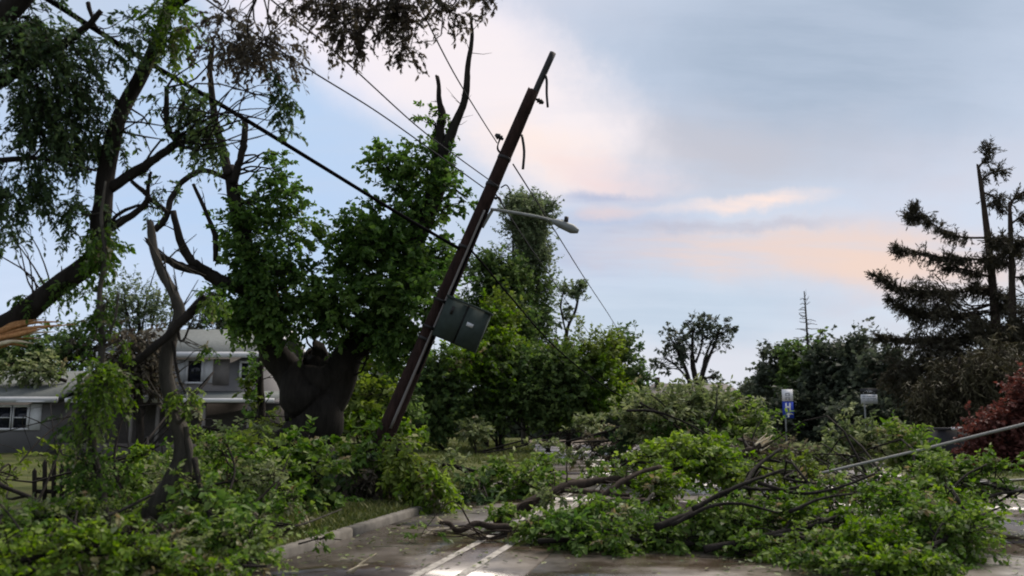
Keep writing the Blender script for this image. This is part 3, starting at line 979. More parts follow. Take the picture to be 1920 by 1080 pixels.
def wire(name, label, pts, r, mat='wire', cat='cable', group=None, sides=6):
    mb = MB(); W = [p if isinstance(p, np.ndarray) else P(*p) for p in pts]
    tube(mb, W, r, r, sides, 10)
    o = mb.build(name, M[mat], None, smooth=True)
    tag(o, label, cat, group); return o
wire('overhead_cable', 'thick black overhead cable slanting from top left into the maple and pole', [(-60, -95, 8.5), (95, 2, 9.6), (270, 112, 10.9), (440, 212, 12.4), (610, 316, 14.2), (760, 408, 16.0), (868, 470, 17.65)], 0.034, cat='cable')
wire('overhead_wire', 'thin wire left of its twin, sagging from the top edge to the pole', [(345, -38, 9.5), (395, 5, 10), (560, 118, 11.5), (700, 205, 13.5), (800, 275, 15.2), (907, 352, 17.5)], 0.012, 'grey_wire')
wire('overhead_wire', 'thin wire right of its twin, passing behind the broken maple stems', [(470, -38, 9.5), (515, 5, 10), (640, 108, 11.5), (780, 235, 13.8), (860, 296, 15.6), (935, 350, 17.4)], 0.011, 'grey_wire')
wire('overhead_wire', 'thin high wire dropping from the top edge to the insulator on the pole', [(770, -25, 9.5), (790, 18, 10.5), (850, 135, 13), (900, 218, 15.4), (932, 268, 17.3)], 0.011, 'grey_wire')
wire('service_wire', 'long thin wire running from the pole down behind the right end of the hedge', [(962, 308, 17.6), (1000, 368, 20), (1040, 432, 24), (1095, 520, 31), (1140, 588, 40), (1172, 640, 47)], 0.016, 'grey_wire')
wire('service_wire', 'faint thin wire descending behind the thin bent tree', [(930, 365, 17.6), (985, 450, 23), (1040, 530, 33), (1075, 585, 42), (1108, 630, 52)], 0.016, 'grey_wire')
wire('drop_cable', 'black cable falling from the pole in front of the poplar towards the hedge', [(884, 470, 17.5), (910, 500, 18.5), (960, 560, 21), (1040, 650, 25), (1130, 722, 29), (1215, 770, 32)], 0.022)
wire('downed_cable', 'pale grey downed line slanting across the right side above the debris', [(1540, 887, 15.0), (1600, 873, 14.6), (1720, 845, 13.8), (1840, 815, 13.0), (1925, 794, 12.4), (2080, 752, 11.6)], 0.023, 'pale_cable')
wire('downed_cable', 'thin pale line lying low on the debris below the slanting one', [G(1480, 925, .25), G(1560, 912, .35), G(1640, 905, .42), G(1760, 908, .4), G(1925, 898, .3), G(2050, 897, .2)], 0.014, 'pale_cable')

# ------------------------------------------------------------------ signs
def signs():
    D = 40.0
    def sign_root(px, nm, lab, zbot, ztop, lean=0.0):
        b = P(px, 860, D); b[2] = 0.1
        r = empty(nm, b); tag(r, lab, 'sign')
        m_ = MB(); m_.box((b[0] - .03, D + .01, -0.2), (b[0] + .03, D + .05, ztop - .05)); m_.build('post', M['steel'], r)
        return r, b[0]
    Z = lambda py: float(P(960, py, D)[2])
    # hospital direction sign
    r, x = sign_root(1477, 'hospital_sign', 'blue hospital sign with white H under a white plaque', 0, Z(731))
    x0, x1 = (P(1467, 760, D)[0], P(1487.5, 760, D)[0])
    m_ = MB(); m_.box((x0, D - .012, Z(752)), (x1, D, Z(730))); pl = m_.build('white_plaque', M['white'], r)
    m_ = MB(); w = x1 - x0; zt = Z(730); hh = Z(730) - Z(752)
    f = lambda u0, u1, v0, v1, dep=.018: ((x0 + w*u0, D - dep, zt - hh*v1), (x0 + w*u1, D - .0125, zt - hh*v0))
    m_.box(*f(.30, .70, .30, .38)); m_.box(*f(.30, .40, .38, .50)); m_.box(*f(.60, .72, .38, .50)); m_.box(*f(.28, .72, .50, .57)); m_.box(*f(.28, .40, .66, .9)); m_.box(*f(.58, .72, .66, .9)); m_.box(*f(.40, .58, .66, .74))
    m_.build('plaque_print', M['grey_text'], pl)
    m_ = MB(); m_.box((x0, D - .012, Z(784)), (x1, D, Z(753))); bl = m_.build('blue_panel', M['blue'], r)
    zt = Z(753); hh = Z(753) - Z(784)
    m_ = MB(); m_.box(*f(.26, .40, .08, .60)); m_.box(*f(.60, .74, .08, .60)); m_.box(*f(.40, .60, .28, .40)); m_.build('letter_H', M['white'], bl)
    m_ = MB(); yy = D - .018
    cx = (x0 + x1) / 2
    m_.add([(cx, yy, zt - hh*.66), (cx - w*.2, yy, zt - hh*.80), (cx - w*.07, yy, zt - hh*.80), (cx - w*.07, yy, zt - hh*.95), (cx + w*.07, yy, zt - hh*.95), (cx + w*.07, yy, zt - hh*.80), (cx + w*.2, yy, zt - hh*.80)], [[2, 3, 4, 5]], [[0, 1, 6]])
    m_.build('arrow', M['white'], bl)
    # dark-topped white sign
    r, x = sign_root(1628, 'place_sign', 'white sign with a black emblem panel on top, standing on a thin post', 0, Z(735))
    x0, x1 = P(1613, 740, D)[0], P(1645, 740, D)[0]; w = x1 - x0
    m_ = MB(); m_.box((x0, D - .012, Z(739)), (x1, D, Z(728))); top = m_.build('black_panel', M['black'], r)
    m_ = MB(); zt = Z(728); hh = Z(728) - Z(739)
    for k in range(7):                                                # white arch with little bars
        u = .18 + .105 * k; v = .86 - .55 * math.sin(math.pi * (k + .5) / 7)
        m_.box(*f(u - .022, u + .022, v, v + .09))
    for u in (.42, .52, .61): m_.box(*f(u, u + .03, .50, .78))
    m_.build('emblem', M['white'], top)['kind'] = 'stuff'
    m_ = MB(); m_.box((x0 + .01, D - .012, Z(757)), (x1 - .01, D, Z(739.4))); wp = m_.build('white_panel', M['offwhite'], r)
    m_ = MB(); zt = Z(739.4); hh = Z(739.4) - Z(757)
    for v, us in ((.16, (.12, .30, .36, .62, .68, .88)), (.40, (.10, .26, .32, .5, .56, .9)), (.66, (.2, .5, .56, .8))):
        for a, b in zip(us[::2], us[1::2]): m_.box(*f(a, b, v, v + .09, .016))
    m_.build('faint_lettering', M['grey_text'], wp)['kind'] = 'stuff'
signs()

def dark_cabinet():
    D = 30.0
    b = P(1786, 875, D); b[2] = 0.1
    r = empty('utility_box', b); tag(r, 'squat dark utility box with a pale plate beside the dark red shrub', 'utility box')
    z1 = float(P(960, 802, D)[2])
    m_ = MB(); m_.box((b[0] - .55, D - .45, .0), (b[0] + .6, D + .45, z1 - .08)); m_.build('body', M['black_box'], r)
    m_ = MB(); m_.box((b[0] - .6, D - .5, z1 - .08), (b[0] + .65, D + .5, z1)); m_.build('lid', M['black_box'], r)
    m_ = MB(); m_.box((b[0] - .20, D - .54, z1 - .07), (b[0] + .16, D - .502, z1 + .03)); m_.build('plate', M['white'], r)
    m_ = MB(); m_.box((b[0] + .02, D - .47, .15), (b[0] + .05, D - .452, z1 - .15)); m_.build('door_gap', M['black'], r)
dark_cabinet()

def picket():
    D = 14.5
    b = G(95, 955, 0.1); D = b[1]
    r = empty('broken_fence', b); tag(r, 'short dark broken fence section with upright pickets in the left debris', 'fence')
    def pt(px, py): return P(px, py, D)
    for i, (px, t, bt) in enumerate(((64, 884, 955), (83, 868, 955), (99, 870, 955), (115, 874, 950), (128, 880, 950))):
        a, c_ = pt(px, bt), pt(px + random.uniform(-2, 2), t)
        m_ = MB(); V = np.array([[a[0]-.035, D, a[2]], [a[0]+.035, D, a[2]], [c_[0]+.035, D, c_[2]], [c_[0], D, c_[2] + .06], [c_[0]-.035, D, c_[2]]])
        V = np.vstack([V, V + [0, .03, 0]])
        m_.add(V, [[0,1,2,4],[9,7,6,5],[0,5,6,1],[1,6,7,2],[2,7,8,3],[3,8,9,4],[4,9,5,0]], [[4,2,3],[9,8,7]]); m_.build('picket', M['bark'], r)
    for py in (899, 922):
        a, c_ = pt(60, py), pt(134, py + 1)
        m_ = MB(); m_.box((a[0], D + .032, a[2] - .035), (c_[0], D + .07, a[2] + .035)); m_.build('rail', M['bark'], r)
picket()

# ------------------------------------------------------------------ the big broken maple
plant('broken_maple', 'storm-shattered maple with a thick dark forked trunk and two bare snapped stems', 'tree', P(585, 915, 21) * [1, 1, 0],
  [([(585, 925, 21), (582, 860, 21), (580, 780, 21), (588, 720, 21), (592, 690, 21)], .78, .62, dict(r=[.95, .72, .62, .66, .60, .45], sides=18, rough=.06)),
   ([(572, 780, 21), (545, 705, 21), (512, 650, 20.8), (492, 560, 20.6), (466, 470, 20.4), (441, 385, 20.2), (428, 310, 20)], .46, .13, dict(sides=12, rough=.07)),
   ([(430, 330, 20), (418, 285, 20), (402, 215, 20), (394, 140, 20), (398, 90, 20)], .13, .05),
   ([(436, 345, 20), (450, 300, 19.9), (458, 262, 19.9), (459, 228, 19.9)], .10, .075, dict(jag=.1)),
   ([(600, 780, 21), (645, 690, 21), (690, 625, 21.2), (755, 530, 21.3), (795, 430, 21.3), (815, 340, 21.3), (826, 260, 21.3)], .46, .17, dict(sides=12, rough=.07)),
   ([(822, 300, 21.3), (827, 240, 21.2), (826, 195, 21.2), (820, 145, 21.2)], .17, .045, dict(jag=.12, rough=.2)),
   ([(822, 310, 21.2), (848, 245, 21.1), (871, 190, 21), (877, 125, 21), (885, 75, 21), (882, 24, 21)], .15, .03, dict(rough=.12)),
   ([(590, 735, 21.1), (594, 690, 21.1), (596, 662, 21.1)], .42, .27, dict(jag=.22, rough=.2, sides=12)),
   ([(500, 600, 20.6), (512, 572, 20.2), (512, 552, 20.0)], .16, .12, dict(torn=.35, nspl=9)),
   ([(480, 545, 20.4), (420, 530, 20), (380, 505, 19.8), (345, 470, 19.6), (324, 395, 19.4)], .20, .07, dict(rough=.15)),
   ([(395, 512, 19.9), (340, 500, 19.6), (300, 478, 19.4), (280, 455, 19.3)], .13, .05, dict(jag=.2, rough=.25)),
   ([(405, 490, 19.9), (402, 440, 19.8), (385, 395, 19.7), (362, 345, 19.6)], .07, .04),
   ([(428, 335, 20), (385, 320, 19.8), (342, 340, 19.6), (322, 372, 19.5), (312, 405, 19.4), (290, 432, 19.3)], .06, .075, dict(rough=.1)),
   ([(772, 505, 21.2), (748, 480, 21), (745, 440, 21), (757, 405, 21)], .08, .03),
   ([(800, 425, 21.3), (770, 385, 21.2), (755, 350, 21.2), (735, 320, 21.2)], .08, .03)],
  [(505, 455, 20.3, 85, 85, 'maple', dict(dens=0.85)), (520, 360, 20.2, 32, 60, 'maple', dict(dens=0.77)), (522, 305, 20.2, 18, 35, 'maple', dict(dens=0.51)), (525, 545, 20.2, 80, 56, 'maple', dict(dens=0.94)),
   (445, 570, 20.3, 55, 45, 'maple', dict(dens=0.85)), 
   (718, 495, 20.8, 95, 78, 'maple', dict(dens=0.98)), (645, 565, 20.4, 80, 55, 'maple', dict(dens=0.94)), (770, 570, 20.5, 75, 65, 'maple', dict(dens=0.94)), (672, 455, 21, 45, 36, 'maple', dict(dens=0.85)),
   (790, 365, 21.2, 60, 85, 'maple', dict(dens=0.72)), (735, 300, 21.2, 40, 42, 'maple', dict(dens=0.64)), (825, 400, 21.2, 42, 50, 'maple', dict(dens=0.59)), (808, 225, 21.2, 25, 40, 'maple', dict(dens=0.42)), (840, 300, 21.2, 22, 45, 'maple', dict(dens=0.30)),
   (874, 378, 21.2, 13, 18, 'maple', dict(dens=0.68)), (515, 600, 20, 60, 32, 'maple', dict(dens=0.94)), (635, 615, 20.2, 45, 30, 'maple', dict(dens=0.77)), (735, 630, 20.3, 70, 32, 'maple', dict(dens=0.94)), (700, 430, 20.8, 70, 40, 'maple', dict(dens=0.77)), (755, 660, 20.3, 35, 25, 'maple', dict(dens=0.77)), (800, 470, 21, 60, 60, 'maple', dict(dens=0.85))],
  bark='black_bark', rb=.03)

# ------------------------------------------------------------------ near left tree with its overhead canopy
AD = 10.5
plant('overhanging_locust', 'near dark tree at top left, its curved limb carrying drooping foliage overhead', 'tree', P(-190, 1040, AD) * [1, 1, 0] ,
  [([(-190, 1075, AD), (-170, 900, AD), (-120, 720, AD), (-40, 636, AD), (30, 598, AD), (100, 545, AD), (168, 488, AD), (192, 410, AD), (204, 330, AD), (226, 225, AD), (262, 140, AD), (300, 55, AD), (335, -60, AD)], .34, .09, dict(r=[.36, .28, .21, .165, .145, .13, .125, .12, .11, .095, .085, .07, .055], sides=12, rough=.06)),
   ([(207, 352, AD), (250, 325, AD), (292, 296, AD), (330, 268, AD), (314, 238, AD), (312, 165, AD)], .075, .03),
   ([(196, 432, AD), (240, 408, AD), (278, 372, AD), (247, 340, AD)], .06, .025),
   ([(276, 370, AD), (298, 385, AD), (313, 398, AD)], .035, .03), ([(276, 368, AD), (280, 335, AD), (283, 322, AD)], .03, .018), ([(200, 425, AD), (225, 400, AD), (262, 385, AD), (300, 392, AD)], .03, .012),
   ([(285, 302, AD), (272, 322, AD), (278, 295, AD), (302, 262, AD)], .025, .012),
   ([(-140, 760, AD), (-120, 420, AD - .5), (-60, 180, AD - .8), (40, -20, AD - 1), (110, -120, AD - 1)], .24, .10),
   ([(312, 20, AD), (400, -30, AD - .4), (520, -45, AD - .8), (680, -50, AD - 1), (860, -45, AD - 1), (960, -30, AD - 1)], .06, .015),
   ([(-60, 180, AD - .8), (60, 120, AD - .6), (150, 60, AD - .6), (190, 20, AD - .6)], .08, .03),
   ([(-100, 330, AD - .6), (0, 300, AD - .6), (90, 300, AD - .6), (180, 320, AD - .6)], .05, .015),
   ([(165, 5, AD - .5), (175, 40, AD - .5), (190, 65, AD - .5)], .03, .012),
   ([(480, 0, AD - .8), (465, 40, AD - .8), (470, 75, AD - .8), (500, 105, AD - .8), (540, 130, AD - .8)], .014, .006, dict(noskel=True)),
   ([(440, 150, AD - .6), (470, 175, AD - .6), (510, 180, AD - .7), (545, 200, AD - .7)], .010, .005, dict(noskel=True)),
   ([(-190, 740, AD - .2), (-110, 690, AD - .2), (-40, 652, AD - .25), (20, 632, AD - .3)], .13, .05, dict(mat='torn', name='torn_limb', rough=.5, r=[.17, .15, .12, .03], sides=9, noskel=True, jag=.1)),
   ([(-100, 672, AD - 0.15), (-20, 634, AD - 0.20), (45, 608, AD - 0.22), (118, 603, AD - 0.25)], .045, .004, dict(mat='torn', name='splinter', rough=.5, r=[.05, 0.042, .02, .003], sides=5, per=4, noskel=True)),
   ([(-100, 676, AD - 0.20), (-20, 640, AD - 0.25), (50, 617, AD - 0.28), (142, 608, AD - 0.30)], .045, .004, dict(mat='torn', name='splinter', rough=.5, r=[.05, 0.045, .02, .003], sides=5, per=4, noskel=True)),
   ([(-100, 680, AD - 0.30), (-20, 645, AD - 0.33), (40, 627, AD - 0.35), (104, 622, AD - 0.36)], .045, .004, dict(mat='pale_torn', name='splinter', rough=.5, r=[.05, 0.035, .02, .003], sides=5, per=4, noskel=True)),
   ([(-100, 684, AD - 0.25), (-20, 650, AD - 0.30), (30, 636, AD - 0.32), (78, 634, AD - 0.30)], .045, .004, dict(mat='torn', name='splinter', rough=.5, r=[.05, 0.040, .02, .003], sides=5, per=4, noskel=True)),
   ([(-100, 690, AD - 0.30), (-20, 656, AD - 0.35), (20, 645, AD - 0.36), (52, 650, AD - 0.36)], .045, .004, dict(mat='torn', name='splinter', rough=.5, r=[.05, 0.035, .02, .003], sides=5, per=4, noskel=True)),
   ([(-100, 670, AD - 0.10), (-20, 630, AD - 0.12), (30, 606, AD - 0.14), (84, 598, AD - 0.12)], .045, .004, dict(mat='torn', name='splinter', rough=.5, r=[.05, 0.030, .02, .003], sides=5, per=4, noskel=True)),
   ([(-100, 675, AD - 0.35), (-20, 640, AD - 0.40), (55, 622, AD - 0.42), (96, 612, AD - 0.45)], .045, .004, dict(mat='torn', name='splinter', rough=.5, r=[.05, 0.030, .02, .003], sides=5, per=4, noskel=True)),
   ([(-100, 685, AD - 0.40), (-20, 652, AD - 0.42), (25, 640, AD - 0.44), (64, 644, AD - 0.46)], .045, .004, dict(mat='pale_torn', name='splinter', rough=.5, r=[.05, 0.028, .02, .003], sides=5, per=4, noskel=True)),
   ([(-100, 668, AD - 0.20), (-20, 628, AD - 0.20), (20, 612, AD - 0.20), (58, 600, AD - 0.18)], .045, .004, dict(mat='torn', name='splinter', rough=.5, r=[.05, 0.030, .02, .003], sides=5, per=4, noskel=True)),
   ],
  [(45, 130, AD - .6, 110, 120, 'droop', dict(dens=0.58, sig=.24)), (35, 330, AD - .6, 52, 85, 'droop', dict(dens=0.54, sig=.24)), (110, 230, AD - .5, 75, 60, 'droop', dict(dens=0.43)), (150, 380, AD - .3, 50, 50, 'droop', dict(dens=0.29)),
   (150, 110, AD - .5, 70, 70, 'droop', dict(dens=0.29)), (40, 20, AD - .9, 120, 40, 'droop', dict(dens=0.65)), (330, 40, AD - .3, 60, 50, 'droop', dict(dens=0.58, mat='fresh', tint=-.3)), (240, 70, AD - .4, 60, 55, 'droop', dict(dens=0.29)),
   (420, 60, AD - .6, 55, 55, 'dry', dict(dens=0.40)), (385, 210, AD - .2, 42, 65, 'droop', dict(dens=0.58, mat='locust', tint=.15)), (500, 85, AD - .8, 60, 55, 'dry', dict(dens=0.44)), (545, 165, AD - .8, 18, 35, 'droop', dict(dens=0.65)), (530, 225, AD - .8, 14, 36, 'droop', dict(dens=0.43)),
   (655, 40, AD - 1, 40, 38, 'dry', dict(dens=0.64)), (662, 75, AD - 1, 16, 26, 'dry', dict(dens=0.64)), (640, 0, AD - 1, 80, 18, 'dry', dict(dens=0.64)), (745, 40, AD - 1, 30, 36, 'dry', dict(dens=0.64)), (762, 85, AD - 1, 16, 28, 'dry', dict(dens=0.64)), (770, 0, AD - 1, 80, 20, 'dry', dict(dens=0.72)), (845, 22, AD - 1, 28, 16, 'dry', dict(dens=0.64)), (915, 4, AD - 1, 22, 10, 'dry', dict(dens=0.64)), (560, 8, AD - .9, 45, 16, 'dry', dict(dens=0.32)),
   (170, 255, AD, 24, 40, 'droop', dict(dens=0.58)), (225, 260, AD, 18, 40, 'droop', dict(dens=0.29)), (185, 460, AD - .1, 28, 40, 'droop', dict(dens=0.79, mat='fresh', tint=-.35)), (120, 520, AD, 45, 22, 'droop', dict(dens=0.50, mat='maple')), (50, 560, AD, 30, 12, 'droop', dict(dens=0.36, mat='maple')), (30, 440, AD, 30, 26, 'droop', dict(dens=0.22)),
   (330, 185, AD, 45, 55, 'droop', dict(dens=0.22)), (300, 350, AD, 40, 40, 'droop', dict(dens=0.11))],
  bark='bark', rb=.008)

plant('leafy_sapling', 'slender upright stem clothed in yellow-green leaves at far left of the verge', 'tree', P(190, 985, 9.3) * [1, 1, 0],
  [([(206, 1100, 9.3), (200, 1000, 9.3), (188, 920, 9.3), (172, 830, 9.3), (176, 740, 9.3), (192, 650, 9.3), (186, 560, 9.3), (196, 480, 9.3), (190, 410, 9.4), (198, 340, 9.4)], .075, .012, dict(rough=.14)),
   ([(172, 830, 9.3), (150, 770, 9.2), (146, 710, 9.2)], .025, .01), ([(192, 650, 9.3), (215, 600, 9.2), (222, 550, 9.2)], .02, .008)],
  [(190, 725, 9.2, 42, 58, 'hang', dict(dens=.75, mat='fresh', tint=-.1)), (150, 790, 9.1, 36, 36, 'hang', dict(dens=.35, mat='debris')), (192, 470, 9.35, 9, 50, 'hang', dict(dens=1.0, tw=.16, mat='debris', tint=-.2)), (190, 590, 9.3, 8, 60, 'hang', dict(dens=.9, tw=.14, mat='debris', tint=-.25)), (178, 870, 9.2, 26, 50, 'hang', dict(dens=.6, mat='debris', tint=-.1)), (225, 640, 9.3, 10, 18, 'hang', dict(dens=.3, mat='fresh'))],
  bark='bark_grey', rb=.008)

plant('snapped_grey_stem', 'crooked grey trunk with a snapped top in front of the house', 'tree', P(262, 1005, 9.8) * [1, 1, 0],
  [([(240, 1085, 9.8), (262, 1000, 9.8), (305, 935, 9.8), (342, 860, 9.8), (330, 780, 9.8), (312, 700, 9.8), (318, 640, 9.8), (336, 592, 9.8), (325, 552, 9.8), (303, 508, 9.8), (288, 466, 9.8), (282, 420, 9.8)], .13, .04, dict(r=[.15, .14, .13, .11, .085, .08, .075, .07, .06, .055, .05, .042], jag=.08)),
   ([(348, 800, 9.7), (352, 830, 9.7), (358, 880, 9.7), (352, 892, 9.7)], .03, .02), ([(326, 770, 9.75), (335, 792, 9.7), (356, 770, 9.7)], .03, .015),
   ([(385, 555, 9.6), (340, 605, 9.6), (290, 650, 9.6), (240, 692, 9.6), (200, 720, 9.6)], .06, .035, dict(mat='bark')), ([(325, 640, 9.7), (333, 700, 9.7), (347, 738, 9.7)], .022, .012, dict(mat='bark')), ([(330, 600, 9.7), (340, 640, 9.7), (362, 600, 9.7)], .02, .01, dict(mat='bark'))],
  [(342, 735, 9.6, 20, 16, 'hang', dict(dens=.6, mat='fresh')), (392, 556, 9.5, 24, 16, 'hang', dict(dens=.6, mat='debris')), (385, 652, 9.6, 12, 8, 'hang', dict(dens=.4, mat='debris')), (360, 765, 9.6, 26, 9, 'hang', dict(dens=.25, mat='debris'))],
  bark='bark_grey', rb=.008)

# ------------------------------------------------------------------ planting round the pole foot and behind
def shrub(name, label, cx, base_py, D, blobs, bark='bark', group=None, rb=.02, cat='shrub', stems=4, z0=0.0):
    b = P(cx, base_py, D); b[2] = z0
    limbs = []
    for k in range(stems):
        t = blobs[k % len(blobs)]
        e = P(t[0] + random.uniform(-.4, .4) * t[3], t[1] + .3 * t[4], D)
        m_ = b + (e - b) * .5 + rng.normal(size=3) * .15
        limbs.append(([b + rng.normal(size=3) * [.15, .15, 0], m_, e], .03 + .012 * (e[2]), .02 + .004 * e[2], dict(world=True, name='stem')))
    return plant(name, label, cat, b, limbs, blobs, bark, group, None, 'stem', rb)

shrub('leafy_shrub', 'broad-leaved dark green shrub at the left foot of the pole', 600, 950, 15.5,
      [(590, 885, 15.3, 60, 46, 'maple', dict(L=.12, W=.085, mat='debris')), (535, 890, 15.3, 46, 34, 'maple', dict(L=.115, W=.08, mat='debris', dens=.8)), (620, 930, 15.2, 40, 25, 'maple', dict(L=.115, W=.08, dens=.8)), (578, 832, 15.8, 60, 28, 'maple', dict(dens=.5, mat='debris')), (480, 840, 16, 40, 24, 'ybush', dict(L=.13, W=.07, dens=.5))])
shrub('vine_shrub', 'dull olive shrub smothering the base of the leaning pole', 690, 930, 17.6,
      [(708, 835, 17.3, 48, 50, 'hang', dict(dens=.7, mat='debris', L=.13, W=.07)), (660, 880, 17.2, 55, 36, 'hang', dict(dens=.7, mat='locust', L=.13, W=.07)), (690, 900, 17, 60, 30, 'dry', dict(dens=.8)), (645, 845, 17.5, 36, 28, 'hang', dict(dens=.4, L=.13, W=.07))])
shrub('bright_shrub', 'yellow-green drooping shrub just right of the pole foot', 775, 945, 16.5,
      [(768, 868, 16.5, 38, 40, 'hang', dict(dens=1.1, L=.13, W=.065)), (790, 905, 16.2, 50, 38, 'hang', dict(dens=1.1, L=.13, W=.065, mat='fresh')), (752, 835, 16.8, 20, 24, 'hang', dict(dens=.7, L=.13, W=.065))])
shrub('backyard_shrub', 'light green shrub seen between the maple fork and the pole', 690, 900, 28,
      [(690, 690, 28, 60, 55, 'bright', dict(dens=.9)), (650, 740, 28, 60, 60, 'ybush', dict(dens=.8)), (740, 650, 29, 35, 45, 'shrub', dict(dens=.9)), (730, 770, 28, 50, 60, 'shrub', dict(dens=1.1)), (690, 765, 26.5, 55, 50, 'ybush', dict(dens=1.0)), (665, 810, 26, 55, 30, 'bright', dict(dens=1.0)), (745, 820, 26, 45, 30, 'bright', dict(dens=.9))], z0=.1)

HG = 'hedge of bushes beyond the lawn'
def hedge(label, cx, D, blobs, **k):
    return shrub('hedge_bush', label, cx, 850, D, blobs, group=HG, rb=.035, z0=.1, **k)
hedge('dark green bush directly behind the leaning pole, under the cabinet', 830, 41, [(825, 730, 41, 60, 75, 'shrub', dict(dens=1.2)), (860, 670, 41, 45, 40, 'bright', dict(dens=.9)), (800, 790, 40.5, 45, 40, 'shrub', dict(dens=1.1))])
hedge('tall mid-green bush right of the cabinet, lightest near its top', 935, 43, [(930, 640, 43, 60, 60, 'bright', dict(dens=1.2)), (900, 730, 42.5, 60, 70, 'bright', dict(dens=1.2, tint=-.2)), (970, 700, 42.5, 60, 60, 'shrub', dict(dens=1.2)), (940, 600, 43.5, 40, 40, 'ybush', dict(dens=.8))])
hedge('wide dark bush below the poplar with a shadowy hollow under it', 1030, 42, [(1010, 745, 42, 70, 60, 'shrub', dict(dens=1.3)), (1070, 720, 42, 55, 60, 'shrub', dict(dens=1.3)), (1040, 680, 43, 50, 45, 'bright', dict(dens=1.1)), (960, 770, 42, 50, 45, 'shrub', dict(dens=1.2))])
hedge('yellow-green feathery bush below the thin bent tree', 1115, 43, [(1110, 660, 43, 45, 45, 'ybush', dict(dens=1.1)), (1140, 720, 42.5, 50, 60, 'bright', dict(dens=1.2)), (1090, 760, 42, 50, 40, 'bright', dict(dens=1.1, tint=-.2))])
hedge('dark pointed bush at the right end of the hedge', 1180, 45, [(1172, 690, 45, 32, 55, 'shrub', dict(dens=1.1, up=.8)), (1195, 740, 45, 30, 40, 'shrub', dict(dens=1.1))])
shrub('grey_green_bush', 'small pale grey-green bush on the lawn under the dark hollow', 890, 845, 39, [(890, 805, 39, 28, 22, 'pale', dict(L=.2, W=.1)), (1105, 795, 38, 32, 22, 'pale', dict(L=.2, W=.1, dens=.8))], rb=.02, z0=.1)

plant('tall_poplar', 'tall narrow poplar with a tufted top behind the lamp head', 'tree', P(985, 850, 50) * [1, 1, 0] + [0, 0, .1],
  [([P(985, 852, 50), P(985, 700, 50), P(980, 560, 50), P(985, 450, 50), P(990, 385, 50)], .28, .06, dict(world=True)), ([P(983, 640, 50), P(1005, 560, 50), P(1012, 480, 50), P(1015, 410, 50)], .12, .05, dict(world=True)), ([P(983, 650, 50), P(960, 560, 50), P(962, 470, 50), P(960, 400, 50)], .1, .05, dict(world=True))],
  [(990, 412, 50, 52, 44, 'poplar', dict(dens=2.2, tint=.2)), (988, 480, 50, 40, 46, 'poplar', dict(dens=1.5, tint=.1)), (998, 545, 50, 40, 50, 'poplar', dict(dens=1.1, mat='shrub')), (985, 620, 50, 50, 55, 'shrub', dict(dens=1.3))], bark='bark_grey', rb=.03)
plant('roundheaded_tree', 'mid-green tree rising behind the cabinet and pole', 'tree', P(910, 850, 47) * [1, 1, 0] + [0, 0, .1],
  [([P(910, 852, 47), P(908, 700, 47), P(905, 560, 47)], .25, .08, dict(world=True))],
  [(905, 520, 47, 44, 38, 'shrub', dict(dens=1.2, tint=.15)), (945, 545, 47, 50, 55, 'shrub', dict(dens=1.3)), (885, 590, 47, 40, 55, 'shrub', dict(dens=1.2)), (935, 495, 47, 30, 30, 'shrub', dict(dens=.9, tint=.15)), (950, 620, 46, 60, 50, 'shrub', dict(dens=1.3))], rb=.03)
plant('thin_bent_tree', 'thin bent tree with a sparse crown standing above the hedge', 'tree', P(1066, 850, 44) * [1, 1, 0] + [0, 0, .1],
  [([P(1066, 852, 44), P(1066, 740, 44), P(1062, 660, 44), P(1064, 615, 44), P(1080, 580, 44), P(1086, 540, 44)], .15, .05, dict(world=True)), ([P(1063, 630, 44), P(1052, 580, 44), P(1056, 545, 44)], .06, .03, dict(world=True))],
  [(1075, 550, 44, 20, 26, 'poplar', dict(dens=.65)), (1058, 600, 44, 16, 22, 'poplar', dict(dens=.45)), (1088, 545, 44, 8, 22, 'poplar', dict(dens=.9)), (1052, 640, 44, 14, 20, 'poplar', dict(dens=.3))], bark='bark', rb=.025)
